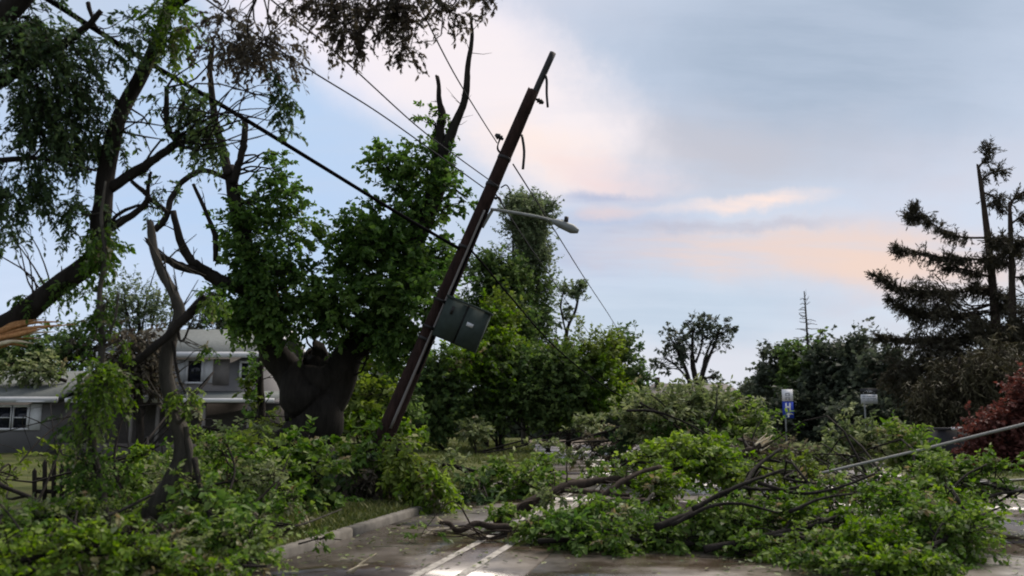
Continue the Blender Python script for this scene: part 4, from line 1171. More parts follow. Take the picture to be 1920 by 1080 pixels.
plant('bare_limbed_tree', 'spreading tree with sparse tufted leaves and many bare limbs above the distant roof', 'tree', P(1305, 815, 90) * [1, 1, 0] + [0, 0, -.1],
  [([P(1308, 812, 90), P(1310, 760, 90), P(1312, 728, 90)], .6, .5, dict(world=True)), ([P(1310, 735, 90), P(1300, 690, 90), P(1298, 650, 90), P(1300, 615, 90)], .38, .1, dict(world=True)), ([P(1310, 730, 90), P(1318, 690, 90), P(1328, 655, 90), P(1340, 630, 90)], .25, .08, dict(world=True)),
   ([P(1312, 725, 90), P(1325, 680, 90), P(1342, 640, 90), P(1350, 615, 90)], .25, .08, dict(world=True)), ([P(1300, 760, 90), P(1290, 705, 90), P(1275, 670, 90), P(1262, 640, 90)], .3, .1, dict(world=True)), ([P(1292, 715, 90), P(1272, 690, 90), P(1250, 672, 90)], .15, .06, dict(world=True)), ([P(1304, 680, 90), P(1315, 650, 90), P(1318, 615, 90)], .15, .06, dict(world=True)), ([P(1312, 730, 90), P(1322, 712, 90), P(1335, 705, 90)], .2, .1, dict(world=True)), ([P(1314, 640, 90), P(1334, 624, 90)], .1, .05, dict(world=True))],
  [(1300, 608, 90, 22, 16, 'farsp', dict(dens=.55)), (1345, 610, 90, 26, 16, 'farsp', dict(dens=.3)), (1262, 632, 90, 26, 24, 'farsp', dict(dens=.35)), (1243, 668, 90, 22, 18, 'farsp', dict(dens=.3)), (1285, 645, 90, 32, 30, 'farsp', dict(dens=.3, L=.3, W=.2)), (1345, 640, 90, 26, 26, 'farsp', dict(dens=.22, L=.3, W=.2)), (1315, 622, 90, 34, 18, 'farsp', dict(dens=.3, L=.3, W=.2)), (1340, 710, 90, 13, 13, 'farsp', dict(dens=.5)), (1372, 612, 90, 8, 8, 'farsp', dict(dens=.5)), (1325, 602, 90, 16, 9, 'farsp', dict(dens=.4)), (1230, 690, 90, 12, 8, 'farsp', dict(dens=.3))], rb=.05)
plant('small_conifer', 'small dark pointed conifer at the right end of the distant roof', 'tree', P(1376, 815, 82) * [1, 1, 0] - [0, 0, .1],
  [([P(1376, 814, 82), P(1376, 770, 82), P(1376, 730, 82)], .12, .03, dict(world=True))], [(1376, 775, 82, 15, 26, 'far', dict(dens=1.2)), (1376, 745, 82, 7, 18, 'far', dict(dens=1.2))], rb=.03)

TG = 'dark trees along the far side'
for lab, cx, cy, rx, ry, D, mat, st in (
    ('dark round tree nearest the open sky at the left end of the far row', 1425, 755, 34, 40, 72, 'far', .1),
    ('ragged-edged far tree left of the bare spruce spike', 1455, 690, 30, 50, 66, 'far', .0),
    ('olive far tree at the foot of the bare spruce spike', 1500, 690, 36, 55, 64, 'shrub', .1),
    ('dark billowing far tree above and right of the hospital sign', 1560, 700, 42, 58, 62, 'far', .0),
    ('pointed far tree above the black-topped sign', 1618, 680, 34, 60, 60, 'far', .1),
    ('low dark far tree between the black-topped sign and the spruces', 1675, 715, 50, 60, 56, 'far', -.05),
    ('dark undergrowth tree filling the gap behind the hospital sign post', 1520, 775, 75, 40, 60, 'far', -.2),
    ('dark undergrowth tree filling the gap behind the black-topped sign post', 1640, 785, 75, 40, 54, 'far', -.2)):
    plant('far_tree', lab, 'tree', P(cx, 840, D) * [1, 1, 0], [([P(cx, 836, D), P(cx + 3, cy + ry, D), P(cx, cy, D)], .22, .08, dict(world=True))],
          [(cx, cy, D, rx, ry, 'far', dict(dens=1.25, mat=mat, tint=st)), (cx - .4 * rx, cy + .6 * ry, D - .5, rx * .8, ry * .6, 'far', dict(dens=1.1, mat=mat, tint=st - .1)), (cx + .5 * rx, cy + .5 * ry, D - .5, rx * .7, ry * .6, 'far', dict(dens=1.1, mat=mat, tint=st - .1))], group=TG, rb=.05)

def far_wood():
    lf = MB()
    for x0, x1, D, top in ((-500, 1215, 78, 735), (1395, 2400, 95, 740)):
        n = int((x1 - x0) * 14)
        px = rng.uniform(x0, x1, n)
        edge = top + 14 * np.sin(px * .021) + 9 * np.sin(px * .057 + 1) + 7 * np.sin(px * .13)
        py = edge + (835 - edge) * rng.random(n) ** 1.1
        d = D + rng.uniform(-4, 4, n)
        pos = np.stack([(px - 960) / F * d, d, np.maximum(.1, CAM[2] + (785 - py) / F * d)], 1)
        leaves(lf, pos, rng.normal(size=(n, 3)) + [0, 0, .4], rng.normal(size=(n, 3)) + [0, -.3, .6], rng.uniform(.5, 1.0, n), .45, rng.normal(.4, .2, n), lod=True)
    o = lf.build('far_wood', M['far']); tag(o, 'dark belt of distant woodland closing the view behind the houses and hedge', 'woodland', kind='stuff')
far_wood()

# dead spruce spike
def spike():
    D = 63
    b = P(1516, 840, D) * [1, 1, 0]
    L = [([P(1520, 836, D), P(1517, 700, D), P(1513, 620, D), P(1508, 546, D)], .17, .04, dict(world=True))]
    for k in range(26):
        py = 560 + k * 4.2 + random.uniform(-2, 2); s = random.choice((-1, 1)); ln = 6 + (py - 550) * .26 * random.uniform(.5, 1)
        x = np.interp(py, [546, 620, 700], [1508, 1513, 1517])
        L.append(([P(x, py, D), P(x + s * ln * .5, py + 3 * random.uniform(-1, 1), D), P(x + s * ln, py - random.uniform(-3, 5), D)], .035, .018, dict(world=True, sides=4, per=2, name='branch')))
    plant('dead_spruce', 'bare dead spruce spike poking up out of the far trees', 'tree', b, L, [], bark='bark_grey')
spike()

# ------------------------------------------------------------------ storm-stripped spruces on the right
def spruce(label, D, trunk, r0, boughs, blobs, nb=0, seed=0, yr=(430, 760), side_len=(40, 120), mat='needle'):
    random.seed(seed)
    T = [P(x, y, D) for x, y in trunk]
    b = T[0] * [1, 1, 0]
    root = empty('stripped_spruce', b); tag(root, label, 'tree', 'storm-stripped spruces on the right')
    mb = MB(); tr = tube(mb, [T[0] * [1, 1, 0] - [0, 0, .2]] + T, r0, .08, 10, 6, .06, .2); mb.build('trunk', M['bark_brown'], root, smooth=True)
    lf, tw = MB(), MB()
    allb = list(boughs)
    ys = np.array([y for x, y in trunk]); xs = np.array([x for x, y in trunk]); o_ = np.argsort(ys)
    for k in range(nb):
        y = random.uniform(*yr); x = np.interp(y, ys[o_], xs[o_]); s = random.choice((-1, -1, 1))
        ln = random.uniform(*side_len) * (0.5 + .6 * (y - yr[0]) / (yr[1] - yr[0]))
        dy = random.uniform(-10, 20)
        allb.append(([(x, y, 0), (x + s * ln * .5, y + dy, random.uniform(-1.5, 1.5)), (x + s * ln, y + dy - random.uniform(0, 14), random.uniform(-2.5, 2.5))], random.uniform(.5, 1)))
    for pts, dens in allb:
        W = [P(p[0], p[1], D + (p[2] if len(p) > 2 else 0)) for p in pts]
        m_ = MB(); c_ = tube(m_, W, .07, .025, 6, 5, .1); m_.build('bough', M['bark_brown'], root, smooth=True)
        seg = np.linalg.norm(np.diff(c_, axis=0), axis=1).sum()
        n = int(seg * 44 * dens)
        if n < 2: continue
        u = rng.uniform(.12, 1, n) * (len(c_) - 1)
        i = np.minimum(u.astype(int), len(c_) - 2); fr = (u - i)[:, None]
        o = c_[i] * (1 - fr) + c_[i + 1] * fr
        tg = unit(c_[i + 1] - c_[i])
        t = unit(tg * .5 + rng.normal(size=(n, 3)) * .45 + np.array([0, 0, -.55]) * rng.uniform(-.3, 1.4, (n, 1)))
        ln = rng.uniform(.2, .75, n) * (.6 + .6 * np.sin(np.pi * np.clip(u / len(c_), 0, 1)))
        K = 12
        uu = (np.arange(K) + rng.random((n, K))) / K
        pos = o[:, None] + t[:, None] * (ln[:, None] * uu)[..., None]
        d = unit(t[:, None] * .9 + rng.normal(size=(n, K, 3)) * .5)
        ti = rng.normal(.45, .2, (n, 1)) + rng.normal(0, .1, (n, K))
        leaves(lf, pos.reshape(-1, 3), d.reshape(-1, 3), rng.normal(size=(n * K, 3)), rng.uniform(.14, .3, n * K), .05, ti.ravel(), lod=True)
        sticks(tw, o, o + t * ln[:, None], .014, .006)
    for bl in blobs:
        blob_fill(lf, tw, tw, bl, [tr], None, .03)
    for m_, nm, mt in ((lf, 'needles', M[mat]), (tw, 'twigs', M['bark_brown'])):
        ob = m_.build(nm, mt, root)
        if ob: ob['kind'] = 'stuff'
spruce('tallest spruce, its bare snapped top leaning left above long left-hand boughs', 45, [(1876, 850), (1873, 720), (1868, 620), (1860, 520), (1850, 430), (1840, 350), (1834, 312)], .42,
  [([(1848, 446), (1800, 444), (1765, 430), (1730, 408), (1709, 406), (1714, 388)], 1.0), ([(1854, 488), (1800, 484), (1764, 482), (1705, 470), (1679, 466)], 1.0), ([(1858, 520), (1810, 505), (1770, 500)], .8),
   ([(1860, 540), (1800, 548), (1743, 547), (1688, 540), (1637, 514)], 1.1), ([(1862, 585), (1800, 590), (1720, 585), (1668, 560)], 1.1), ([(1866, 625), (1800, 634), (1730, 636), (1645, 632)], 1.1), ([(1866, 660), (1790, 680), (1720, 690)], 1.0),
   ([(1842, 360), (1866, 372), (1880, 395)], .5), ([(1838, 340), (1850, 330), (1868, 322), (1886, 318)], .6), ([(1834, 315), (1846, 300), (1855, 285), (1850, 270)], .7), ([(1845, 390), (1866, 378), (1872, 372)], .6), ([(1852, 470), (1880, 462), (1910, 470)], .8)],
  [(1750, 565, 45, 38, 55, 'spruce', dict(dens=.5, mat='needle')), (1770, 670, 44, 60, 55, 'spruce', dict(dens=.7)), (1700, 690, 44, 40, 40, 'spruce', dict(dens=.6)), (1810, 610, 45, 26, 50, 'spruce', dict(dens=.35))], 9, 3, (500, 760), (40, 130))
spruce('second spruce at the right edge with a straight dark trunk', 43, [(1905, 850), (1902, 700), (1898, 560), (1895, 440), (1893, 380)], .34,
  [([(1895, 420), (1925, 400), (1950, 395)], .9), ([(1894, 390), (1902, 370), (1918, 362)], .8), ([(1897, 470), (1870, 480), (1850, 500)], .7), ([(1898, 520), (1940, 520), (1970, 530)], 1.)],
  [(1905, 460, 43, 22, 36, 'spruce', dict(dens=.35)), (1900, 630, 42.5, 45, 55, 'spruce', dict(dens=.5)), (1880, 710, 42, 60, 45, 'spruce', dict(dens=.9)), (1960, 600, 43, 50, 80, 'spruce', dict(dens=.6))], 9, 5, (440, 740), (40, 110))
plant('weeping_conifer', 'drooping olive-brown conifer below the spruces, behind the utility box', 'tree', P(1790, 850, 36) * [1, 1, 0],
  [([P(1790, 846, 36), P(1795, 740, 36), P(1800, 670, 36)], .2, .06, dict(world=True))],
  [(1785, 725, 36, 55, 50, 'weep', dict(dens=1.2)), (1840, 700, 36, 60, 60, 'weep', dict(dens=1.2)), (1750, 745, 36, 35, 30, 'weep', dict(dens=1.0)), (1900, 680, 36.5, 50, 60, 'weep', dict(dens=1.1)), (1820, 780, 35.5, 60, 40, 'weep', dict(dens=1.))], bark='bark_brown', rb=.03)
plant('red_shrub', 'dark red-leaved mounded shrub at the right edge behind the slanting line', 'shrub', P(1890, 890, 27) * [1, 1, 0],
  [([P(1890, 885, 27), P(1888, 850, 27), P(1885, 800, 27)], .1, .04, dict(world=True)), ([P(1895, 885, 27), P(1915, 830, 27), P(1930, 780, 27)], .08, .03, dict(world=True))],
  [(1905, 800, 27, 55, 55, 'red', dict(dens=1.5)), (1870, 830, 26.8, 55, 38, 'red', dict(dens=1.5)), (1940, 790, 27, 50, 70, 'red', dict(dens=1.4)), (1840, 850, 26.6, 35, 20, 'red', dict(dens=1.2))], bark='bark_brown', rb=.02)

# trees behind the house
plant('broken_backyard_tree', 'thin broken tree with upright bare twigs left of the upper storey', 'tree', P(270, 800, 48) * [1, 1, 0],
  [([P(268, 860, 48), P(268, 700, 48), P(262, 620, 48), P(258, 560, 48)], .2, .05, dict(world=True)), ([P(266, 690, 48), P(285, 610, 48), P(300, 540, 48)], .1, .03, dict(world=True)), ([P(266, 680, 48), P(240, 600, 48), P(232, 530, 48)], .1, .03, dict(world=True)), ([P(268, 700, 48), P(310, 640, 48), P(325, 560, 48)], .1, .03, dict(world=True)), ([P(264, 640, 48), P(275, 560, 48), P(296, 490, 48)], .06, .02, dict(world=True))],
  [(250, 560, 48, 45, 45, 'poplar', dict(dens=.35)), (235, 600, 48, 45, 40, 'poplar', dict(dens=.4)), (300, 590, 48, 40, 40, 'poplar', dict(dens=.3))], rb=.02)
plant('brown_tree', 'dull brown battered tree hiding the left part of the upper storey', 'tree', P(262, 850, 33) * [1, 1, 0],
  [([P(262, 850, 33), P(262, 760, 33), P(262, 650, 33)], .18, .06, dict(world=True))],
  [(262, 660, 33, 48, 50, 'dry', dict(dens=1.1, L=.2, W=.1)), (250, 720, 33, 45, 40, 'dry', dict(dens=.9, L=.2, W=.1)), (300, 700, 33.4, 30, 45, 'dry', dict(dens=.8, L=.2, W=.1))], rb=.03)
plant('yard_tree', 'dark green tree behind the low wing roof, under the torn limb', 'tree', P(120, 840, 46) * [1, 1, 0],
  [([P(120, 850, 46), P(120, 720, 46), P(125, 640, 46)], .2, .06, dict(world=True))],
  [(120, 660, 46, 55, 45, 'shrub', dict(dens=.8)), (40, 670, 46, 55, 45, 'shrub', dict(dens=.9)), (180, 640, 46, 45, 40, 'dry', dict(dens=.6, L=.2, W=.1)), (-40, 660, 46, 50, 45, 'shrub')], rb=.03)
plant('roof_bough', 'fallen blue-green bough draped over the low wing roof', 'branch', P(60, 712, 36.5),
  [([P(125, 715, 36.5), P(80, 700, 36.2), P(20, 690, 36.2)], .08, .04, dict(world=True))], [(70, 690, 36, 50, 20, 'pale', dict(L=.2, W=.1, dens=1.1)), (10, 700, 36, 35, 16, 'pale', dict(L=.2, W=.1, dens=1.1))], rb=.02, first='limb')
plant('hazy_backyard_tree', 'grey-green tree crown above the house roof beside the maple', 'tree', P(420, 850, 52) * [1, 1, 0],
  [([P(420, 850, 52), P(415, 700, 52), P(405, 620, 52)], .2, .08, dict(world=True))], [(400, 610, 52, 45, 30, 'poplar', dict(dens=.9, mat='far', L=.22, W=.14)), (450, 620, 52, 40, 20, 'poplar', dict(dens=.8, mat='far', L=.22, W=.14))], rb=.03)
plant('ivy_post_tree', 'thin dark ivy-clad stem standing just left of the maple trunk', 'tree', P(490, 900, 23) * [1, 1, 0],
  [([P(490, 905, 23), P(490, 800, 23), P(488, 700, 23), P(492, 630, 23)], .12, .08, dict(world=True))], [(488, 700, 22.9, 12, 70, 'maple', dict(dens=.6)), (460, 740, 22.9, 14, 26, 'ybush', dict(dens=.5, L=.13, W=.07))], rb=.015)

# ------------------------------------------------------------------ fallen branches on road and verge
FG = 'fallen boughs across the road'
def bough(label, limbs, blobs, bark='bark', group=FG, rb=.012, name='fallen_bough', z=0.012):
    p0 = limbs[0][0][0]
    b = P(*p0).copy(); b[2] = z
    return plant(name, label, 'fallen branch', b, limbs, blobs, bark, group, z, 'limb', rb)

bough('thick bare brown limb lying across the lane, arching to the right', [([(925, 978, 13.8), (985, 948, 13.9), (1050, 918, 14.2), (1110, 902, 14.4), (1165, 902, 14.5), (1212, 922, 14.6)], .092, .05, dict(rough=.25, mat='bark_brown')), ([(1050, 918, 14.2), (1130, 925, 14), (1180, 930, 14)], .05, .04)],
      [(1000, 905, 14.8, 40, 25, 'debris', dict(dens=.6)), (940, 975, 13.5, 36, 20, 'debris', dict(dens=.6)), (1050, 930, 13.8, 40, 12, 'pale', dict(dens=.5)), (1130, 905, 14.8, 40, 20, 'debris', dict(dens=.5))], bark='bark_brown')
bough('crooked limb in front of the bare one, rising to the right', [([(985, 985, 12.6), (1045, 968, 12.7), (1105, 948, 12.8), (1150, 915, 13), (1185, 892, 13.2), (1240, 875, 13.5)], .065, .03, dict(rough=.25, mat='bark_brown')), ([(1100, 950, 12.8), (1150, 938, 12.9), (1210, 937, 13)], .05, .03), ([(1160, 940, 12.8), (1190, 948, 12.8), (1212, 940, 12.8), (1225, 925, 12.9)], .03, .025, dict(mat='bark_grey'))],
      [(1060, 985, 12.4, 70, 28, 'debris', dict(dens=.7)), (1020, 1000, 12.2, 40, 18, 'debris', dict(dens=.9)), (1150, 975, 12.4, 70, 28, 'debris', dict(dens=.9))], bark='bark_brown')
bough('dark stick with a pale split end lying on the painted lines', [([(965, 992, 12.4), (925, 985, 12.4), (890, 985, 12.4), (862, 992, 12.3), (838, 984, 12.3), (824, 977, 12.3)], .055, .028, dict(torn=.18, tmat='pale_torn', nspl=6, noskel=True, mat='bark_brown')), ([(955, 995, 12.4), (975, 1000, 12.3)], .04, .03)],
      [(800, 1000, 12.2, 30, 8, 'debris', dict(dens=.25)), (975, 1000, 12.2, 25, 16, 'debris', dict(dens=.8))], bark='bark_brown')
bough('tangled leafy bough lying behind the bare limb in mid-road', [([(830, 872, 20), (875, 880, 19.8), (930, 890, 19.6), (1000, 895, 19.5), (1040, 880, 19.5)], .05, .03), ([(850, 870, 20), (900, 905, 18.8), (915, 935, 17.8)], .03, .015)],
      [(960, 900, 19, 75, 38, 'debris', dict(dens=.9, L=.13, W=.08)), (1010, 880, 19.3, 45, 25, 'yellow' if False else 'debris', dict(dens=.7, tint=.25, L=.13, W=.08)), (900, 920, 18, 45, 26, 'debris', dict(dens=.6, mat='locust', L=.13, W=.08)), (850, 880, 20, 40, 22, 'pale', dict(dens=.5))])
bough('great pale-leaved mound of crown branches at the back of the road block', [([(1380, 880, 22), (1310, 850, 22), (1240, 800, 22), (1195, 760, 22)], .12, .04), ([(1330, 850, 22), (1300, 790, 22), (1290, 745, 22)], .07, .03), ([(1290, 790, 21.5), (1350, 830, 21.5), (1400, 860, 21.5)], .06, .03), ([(1200, 755, 21.2), (1250, 785, 21), (1310, 835, 20.8)], .03, .02), ([(1175, 770, 21), (1230, 772, 20.8), (1300, 800, 20.5), (1370, 850, 20.3)], .035, .02), ([(1310, 830, 20.6), (1340, 770, 20.8), (1345, 730, 21)], .03, .012), ([(1400, 850, 20.5), (1415, 810, 20.6), (1428, 785, 20.8)], .025, .01), ([(1220, 740, 21.4), (1245, 760, 21.2), (1275, 800, 21)], .02, .012)],
      [(1255, 790, 22, 75, 46, 'pale', dict(dens=1.0, tint=.12, sig=.4, up=.8, tw=.9, nc=22)), (1325, 788, 22, 70, 44, 'pale', dict(dens=1.0, tint=.05, sig=.42, up=.8, tw=.9, nc=22)), (1390, 815, 22, 62, 42, 'pale', dict(dens=.95, tint=.05, sig=.42, up=.7, tw=.8, nc=20, mat='debris')), (1225, 762, 22, 32, 20, 'pale', dict(dens=.5, tint=.3)), (1420, 855, 21.5, 45, 26, 'pale', dict(dens=.9)), (1190, 800, 22.5, 40, 30, 'pale', dict(dens=.6)), (1290, 840, 21, 70, 30, 'pale', dict(dens=1.0, mat='debris')), (1350, 750, 22.3, 30, 14, 'pale', dict(dens=.6))], rb=.018)
bough('dark branching limbs pointing left from the mound, low leaves below', [([(1210, 790, 24), (1150, 805, 24), (1090, 822, 24), (1050, 830, 24)], .05, .025), ([(1230, 825, 23), (1150, 826, 23), (1075, 830, 23)], .05, .02), ([(1220, 800, 23.5), (1180, 770, 23.5), (1160, 760, 23.5)], .03, .015)],
      [(1120, 845, 23.5, 55, 18, 'debris', dict(dens=.6, mat='dry')), (1180, 835, 23, 45, 24, 'debris', dict(dens=.7, mat='locust')), (1080, 860, 23, 40, 14, 'pale', dict(dens=.5)), (1020, 835, 24, 25, 14, 'pale', dict(dens=.5))])
bough('bright yellow-green leafy bough in the middle of the road block', [([(1180, 960, 14), (1230, 910, 14.3), (1280, 870, 14.6), (1310, 850, 14.8)], .06, .03), ([(1250, 890, 14.4), (1220, 870, 14.4), (1180, 865, 14.5)], .03, .02)],
      [(1250, 865, 14.6, 55, 32, 'fresh', dict(dens=1.1, tint=.1)), (1310, 860, 15, 50, 34, 'fresh', dict(dens=1.1)), (1240, 925, 13.8, 45, 36, 'fresh', dict(dens=1.0)), (1150, 880, 15.3, 28, 18, 'fresh', dict(dens=.6, mat='debris')), (1350, 880, 14.8, 45, 35, 'debris', dict(dens=1.0))])
bough('long thin dark branch reaching up to the right over the front leaves', [([(1230, 990, 11.20), (1290, 965, 11.40), (1340, 935, 11.80), (1390, 912, 12.20), (1415, 880, 12.60), (1462, 842, 13.00)], 0.056, 0.021, dict(mat='black_bark')), ([(1300, 955, 11.30), (1360, 922, 11.50), (1420, 898, 11.70), (1470, 880, 11.90)], 0.037, 0.018, dict(mat='black_bark')), ([(1420, 905, 11.70), (1500, 925, 11.50), (1570, 915, 11.40), (1640, 888, 11.50)], 0.027, 0.015, dict(mat='black_bark')), ([(1260, 985, 10.90), (1330, 950, 11.00), (1390, 945, 11.00), (1460, 962, 10.90)], 0.027, 0.015, dict(mat='black_bark')), ([(1480, 960, 10.70), (1540, 935, 10.80), (1600, 925, 11.00)], 0.025, 0.012, dict(mat='black_bark')), ([(1385, 912, 12.20), (1425, 918, 12.20), (1490, 915, 12.30), (1530, 905, 12.40)], 0.027, 0.018, dict(mat='black_bark')), ([(1370, 925, 12.00), (1420, 940, 11.80), (1470, 945, 11.80), (1500, 952, 11.60)], 0.025, 0.015, dict(mat='black_bark'))],
      [(1330, 985, 12.2, 60, 32, 'debris', dict(dens=1.0)), (1270, 1000, 11.9, 60, 25, 'debris', dict(dens=1.0, mat='maple', tint=.1)), (1400, 955, 12.6, 55, 25, 'debris', dict(dens=.6)), (1430, 900, 14, 40, 20, 'debris', dict(dens=.5, mat='yellow'))])
bough('dark green front bough closest to the clear concrete, left half', [([(1010, 1015, 11.8), (1100, 1010, 11.6), (1200, 1012, 11.5), (1300, 1020, 11.4)], .04, .02), ([(1100, 1005, 11.5), (1170, 985, 11.6), (1240, 975, 11.8)], .025, .012)],
      [(1080, 1005, 11.7, 75, 22, 'debris', dict(dens=1.1, mat='maple', tint=.15, L=.1, W=.06)), (1190, 1005, 11.5, 80, 28, 'debris', dict(dens=1.2)), (1150, 965, 12.2, 60, 22, 'debris', dict(dens=.6)), (1300, 1015, 11.4, 65, 25, 'debris', dict(dens=1.2, mat='maple', tint=.2, L=.1, W=.06))])
bough('broad green front bough right of centre, spilling towards the camera', [([(1320, 1030, 11), (1420, 1010, 11), (1520, 985, 11.2), (1600, 960, 11.5)], .05, .02), ([(1450, 1005, 11), (1500, 1000, 10.8), (1560, 1003, 10.7)], .02, .012, dict(mat='bark_grey')), ([(1480, 1000, 11), (1560, 1030, 10.4), (1620, 1060, 10)], .03, .012)],
      [(1420, 985, 11.5, 80, 38, 'debris', dict(dens=1.2)), (1540, 975, 11.6, 80, 45, 'fresh', dict(dens=1.1, tint=-.15)), (1500, 1035, 10.6, 75, 32, 'debris', dict(dens=1.2)), (1610, 1020, 10.6, 70, 45, 'fresh', dict(dens=1.1, tint=-.15)), (1580, 1065, 9.9, 60, 25, 'debris', dict(dens=1.0)), (1400, 1035, 10.9, 55, 16, 'debris', dict(dens=.7))])
bough('leafy bough at the lower right where the road edge reappears', [([(1640, 1085, 9.6), (1720, 1040, 10), (1790, 1000, 10.6), (1850, 960, 11.2)], .04, .018)],
      [(1680, 1060, 9.8, 60, 32, 'fresh', dict(dens=1.1, tint=-.1)), (1720, 990, 11, 65, 40, 'debris', dict(dens=1.1)), (1790, 1010, 10.6, 55, 35, 'debris', dict(dens=1.0)), (1820, 950, 12, 55, 28, 'fresh', dict(dens=.8)), (1760, 1060, 9.8, 40, 22, 'debris', dict(dens=.8))])
bough('wide olive bough at the right edge of the road block beyond the lower right leaves', [([(1700, 1000, 12), (1780, 960, 12.4), (1860, 930, 12.8), (1950, 915, 13.2)], .04, .015), ([(1760, 965, 12.3), (1800, 900, 12.6), (1850, 870, 12.9)], .025, .01)],
      [(1760, 900, 13.6, 65, 32, 'debris', dict(dens=1.0)), (1850, 905, 13.4, 55, 30, 'debris', dict(dens=.9)), (1830, 990, 11.4, 50, 26, 'fresh', dict(dens=.8)), (1720, 940, 12.6, 60, 30, 'debris', dict(dens=1.0))])
bough('low green bough carpeting the road under the slanting pale line', [([(1440, 935, 14), (1540, 925, 14.2), (1640, 920, 14.5), (1760, 925, 14.5)], .04, .02)],
      [(1490, 890, 15.5, 55, 38, 'fresh', dict(dens=.9, mat='yellow', tint=-.3)), (1580, 930, 13.8, 60, 24, 'debris', dict(dens=.9)), (1680, 920, 14, 70, 26, 'debris', dict(dens=.9)), (1780, 915, 14.2, 60, 24, 'debris', dict(dens=.9)), (1440, 860, 18, 50, 26, 'pale', dict(dens=.7, mat='dry')), (1540, 860, 18, 60, 24, 'pale', dict(dens=.7))])
bough('rounded light-green crown piece below the black-topped sign', [([(1740, 890, 20), (1680, 860, 20), (1620, 830, 20), (1590, 810, 20)], .07, .03)],
      [(1620, 835, 20, 50, 32, 'pale', dict(dens=1.1)), (1680, 835, 20, 55, 30, 'pale', dict(dens=1.1, mat='debris', tint=.2)), (1595, 785, 20.3, 14, 24, 'pale', dict(dens=.5, tint=.2)), (1720, 850, 19.8, 35, 24, 'debris', dict(dens=1.0)), (1560, 850, 20, 40, 20, 'pale', dict(dens=.7))])
bough('broken pale-splintered stump end sticking out of the central debris', [([(1370, 870, 17), (1400, 850, 17), (1425, 835, 17)], .09, .075, dict(torn=.45, tmat='pale_torn', nspl=10, mat='bark_brown'))], [(1360, 880, 16.6, 40, 22, 'debris', dict(dens=.8)), (1445, 850, 18.5, 34, 12, 'pale', dict(dens=.5))])

# splintered pieces of pale wood on verge and road
def splinter(label, px, py, n, ln, ang, z=.12, r=.018):
    b = G(px, py, z)
    root = empty('wood_splinter', b); tag(root, label, 'wood splinter', 'pale splintered wood on the ground')
    for k in range(n):
        a = ang + random.uniform(-.5, .5)
        d = np.array([math.cos(a), random.uniform(-.6, .2), abs(math.sin(a)) * .9 + .1]) * ln * random.uniform(.7, 1.1)
        m_ = MB(); q = b + np.array([random.uniform(-.05, .05), 0, r]); tube(m_, [q, q + d * .5 + [0, 0, .02], q + d], r, r * .3, 5, 3, .3); m_.build('sliver', M['pale_torn'], root)
LG = 'storm debris on the left verge'
zv = 0.12
def ldeb(label, limbs, blobs, bark='bark'):
    return bough(label, limbs, blobs, bark, LG, .01, 'verge_debris', zv)
ldeb('dense green bough filling the bottom left corner', [([(-60, 1070, 7.2), (40, 1050, 7.3), (130, 1030, 7.5), (220, 1020, 7.8)], .03, .015), ([(0, 1060, 7.2), (60, 1065, 7.1), (70, 1100, 7)], .012, .008)],
     [(60, 1055, 7.3, 90, 40, 'fresh', dict(dens=.9)), (180, 1050, 7.5, 80, 40, 'fresh', dict(dens=1.0)), (-20, 1000, 8, 60, 30, 'debris', dict(dens=.7)), (300, 1060, 7.6, 60, 28, 'debris', dict(dens=.6))])
ldeb('loose bright bough lying between the bottom left corner and the kerb', [([(230, 1080, 7.6), (320, 1060, 7.7), (420, 1060, 7.8), (500, 1062, 7.9)], .025, .012)],
     [(260, 1065, 7.5, 70, 30, 'fresh', dict(dens=.8)), (380, 1068, 7.7, 60, 24, 'fresh', dict(dens=.6, tint=-.2)), (130, 985, 8.8, 70, 30, 'fresh', dict(dens=.6, tint=-.2)), (470, 1060, 8, 40, 18, 'debris', dict(dens=.5))])
ldeb('dark bent branch with leaves in front of the crooked grey trunk', [([(365, 860, 9.5), (375, 910, 9.3), (392, 965, 9.1), (402, 1020, 8.9)], .035, .015), ([(390, 960, 9.1), (440, 985, 9), (500, 990, 9)], .02, .01)],
     [(400, 960, 9.2, 60, 50, 'debris', dict(dens=.9, mat='maple', tint=.2, L=.1, W=.065)), (440, 1020, 8.6, 60, 40, 'debris', dict(dens=.9)), (340, 1010, 8.7, 50, 34, 'debris', dict(dens=.6)), (350, 930, 9.5, 50, 34, 'debris', dict(dens=.6))])
ldeb('dull brown dead bough with grey sticks left of the crooked trunk', [([(60, 1010, 8.6), (130, 985, 8.8), (215, 962, 9), (290, 925, 9.2)], .03, .014, dict(mat='bark_grey')), ([(150, 1000, 8.6), (230, 1010, 8.5), (310, 1000, 8.5)], .022, .01, dict(mat='bark_grey')), ([(20, 960, 9.4), (90, 945, 9.5), (150, 915, 9.7)], .02, .01, dict(mat='bark_grey')), ([(480, 1000, 9.4), (560, 985, 9.6), (640, 955, 10.4)], .016, .008, dict(mat='bark_grey'))],
     [(110, 985, 8.7, 70, 22, 'pale', dict(dens=.45)), (250, 990, 8.7, 60, 24, 'dry', dict(dens=.5)), (300, 1030, 8.2, 50, 20, 'pale', dict(dens=.4)), (430, 985, 9.6, 40, 16, 'dry', dict(dens=.4))])
ldeb('small torn leafy twig draped over the kerb', [([(560, 1020, 10.6), (600, 1010, 10.8), (640, 1012, 10.7)], .012, .006)],
     [(600, 1012, 10.7, 26, 7, 'debris', dict(dens=.4))])
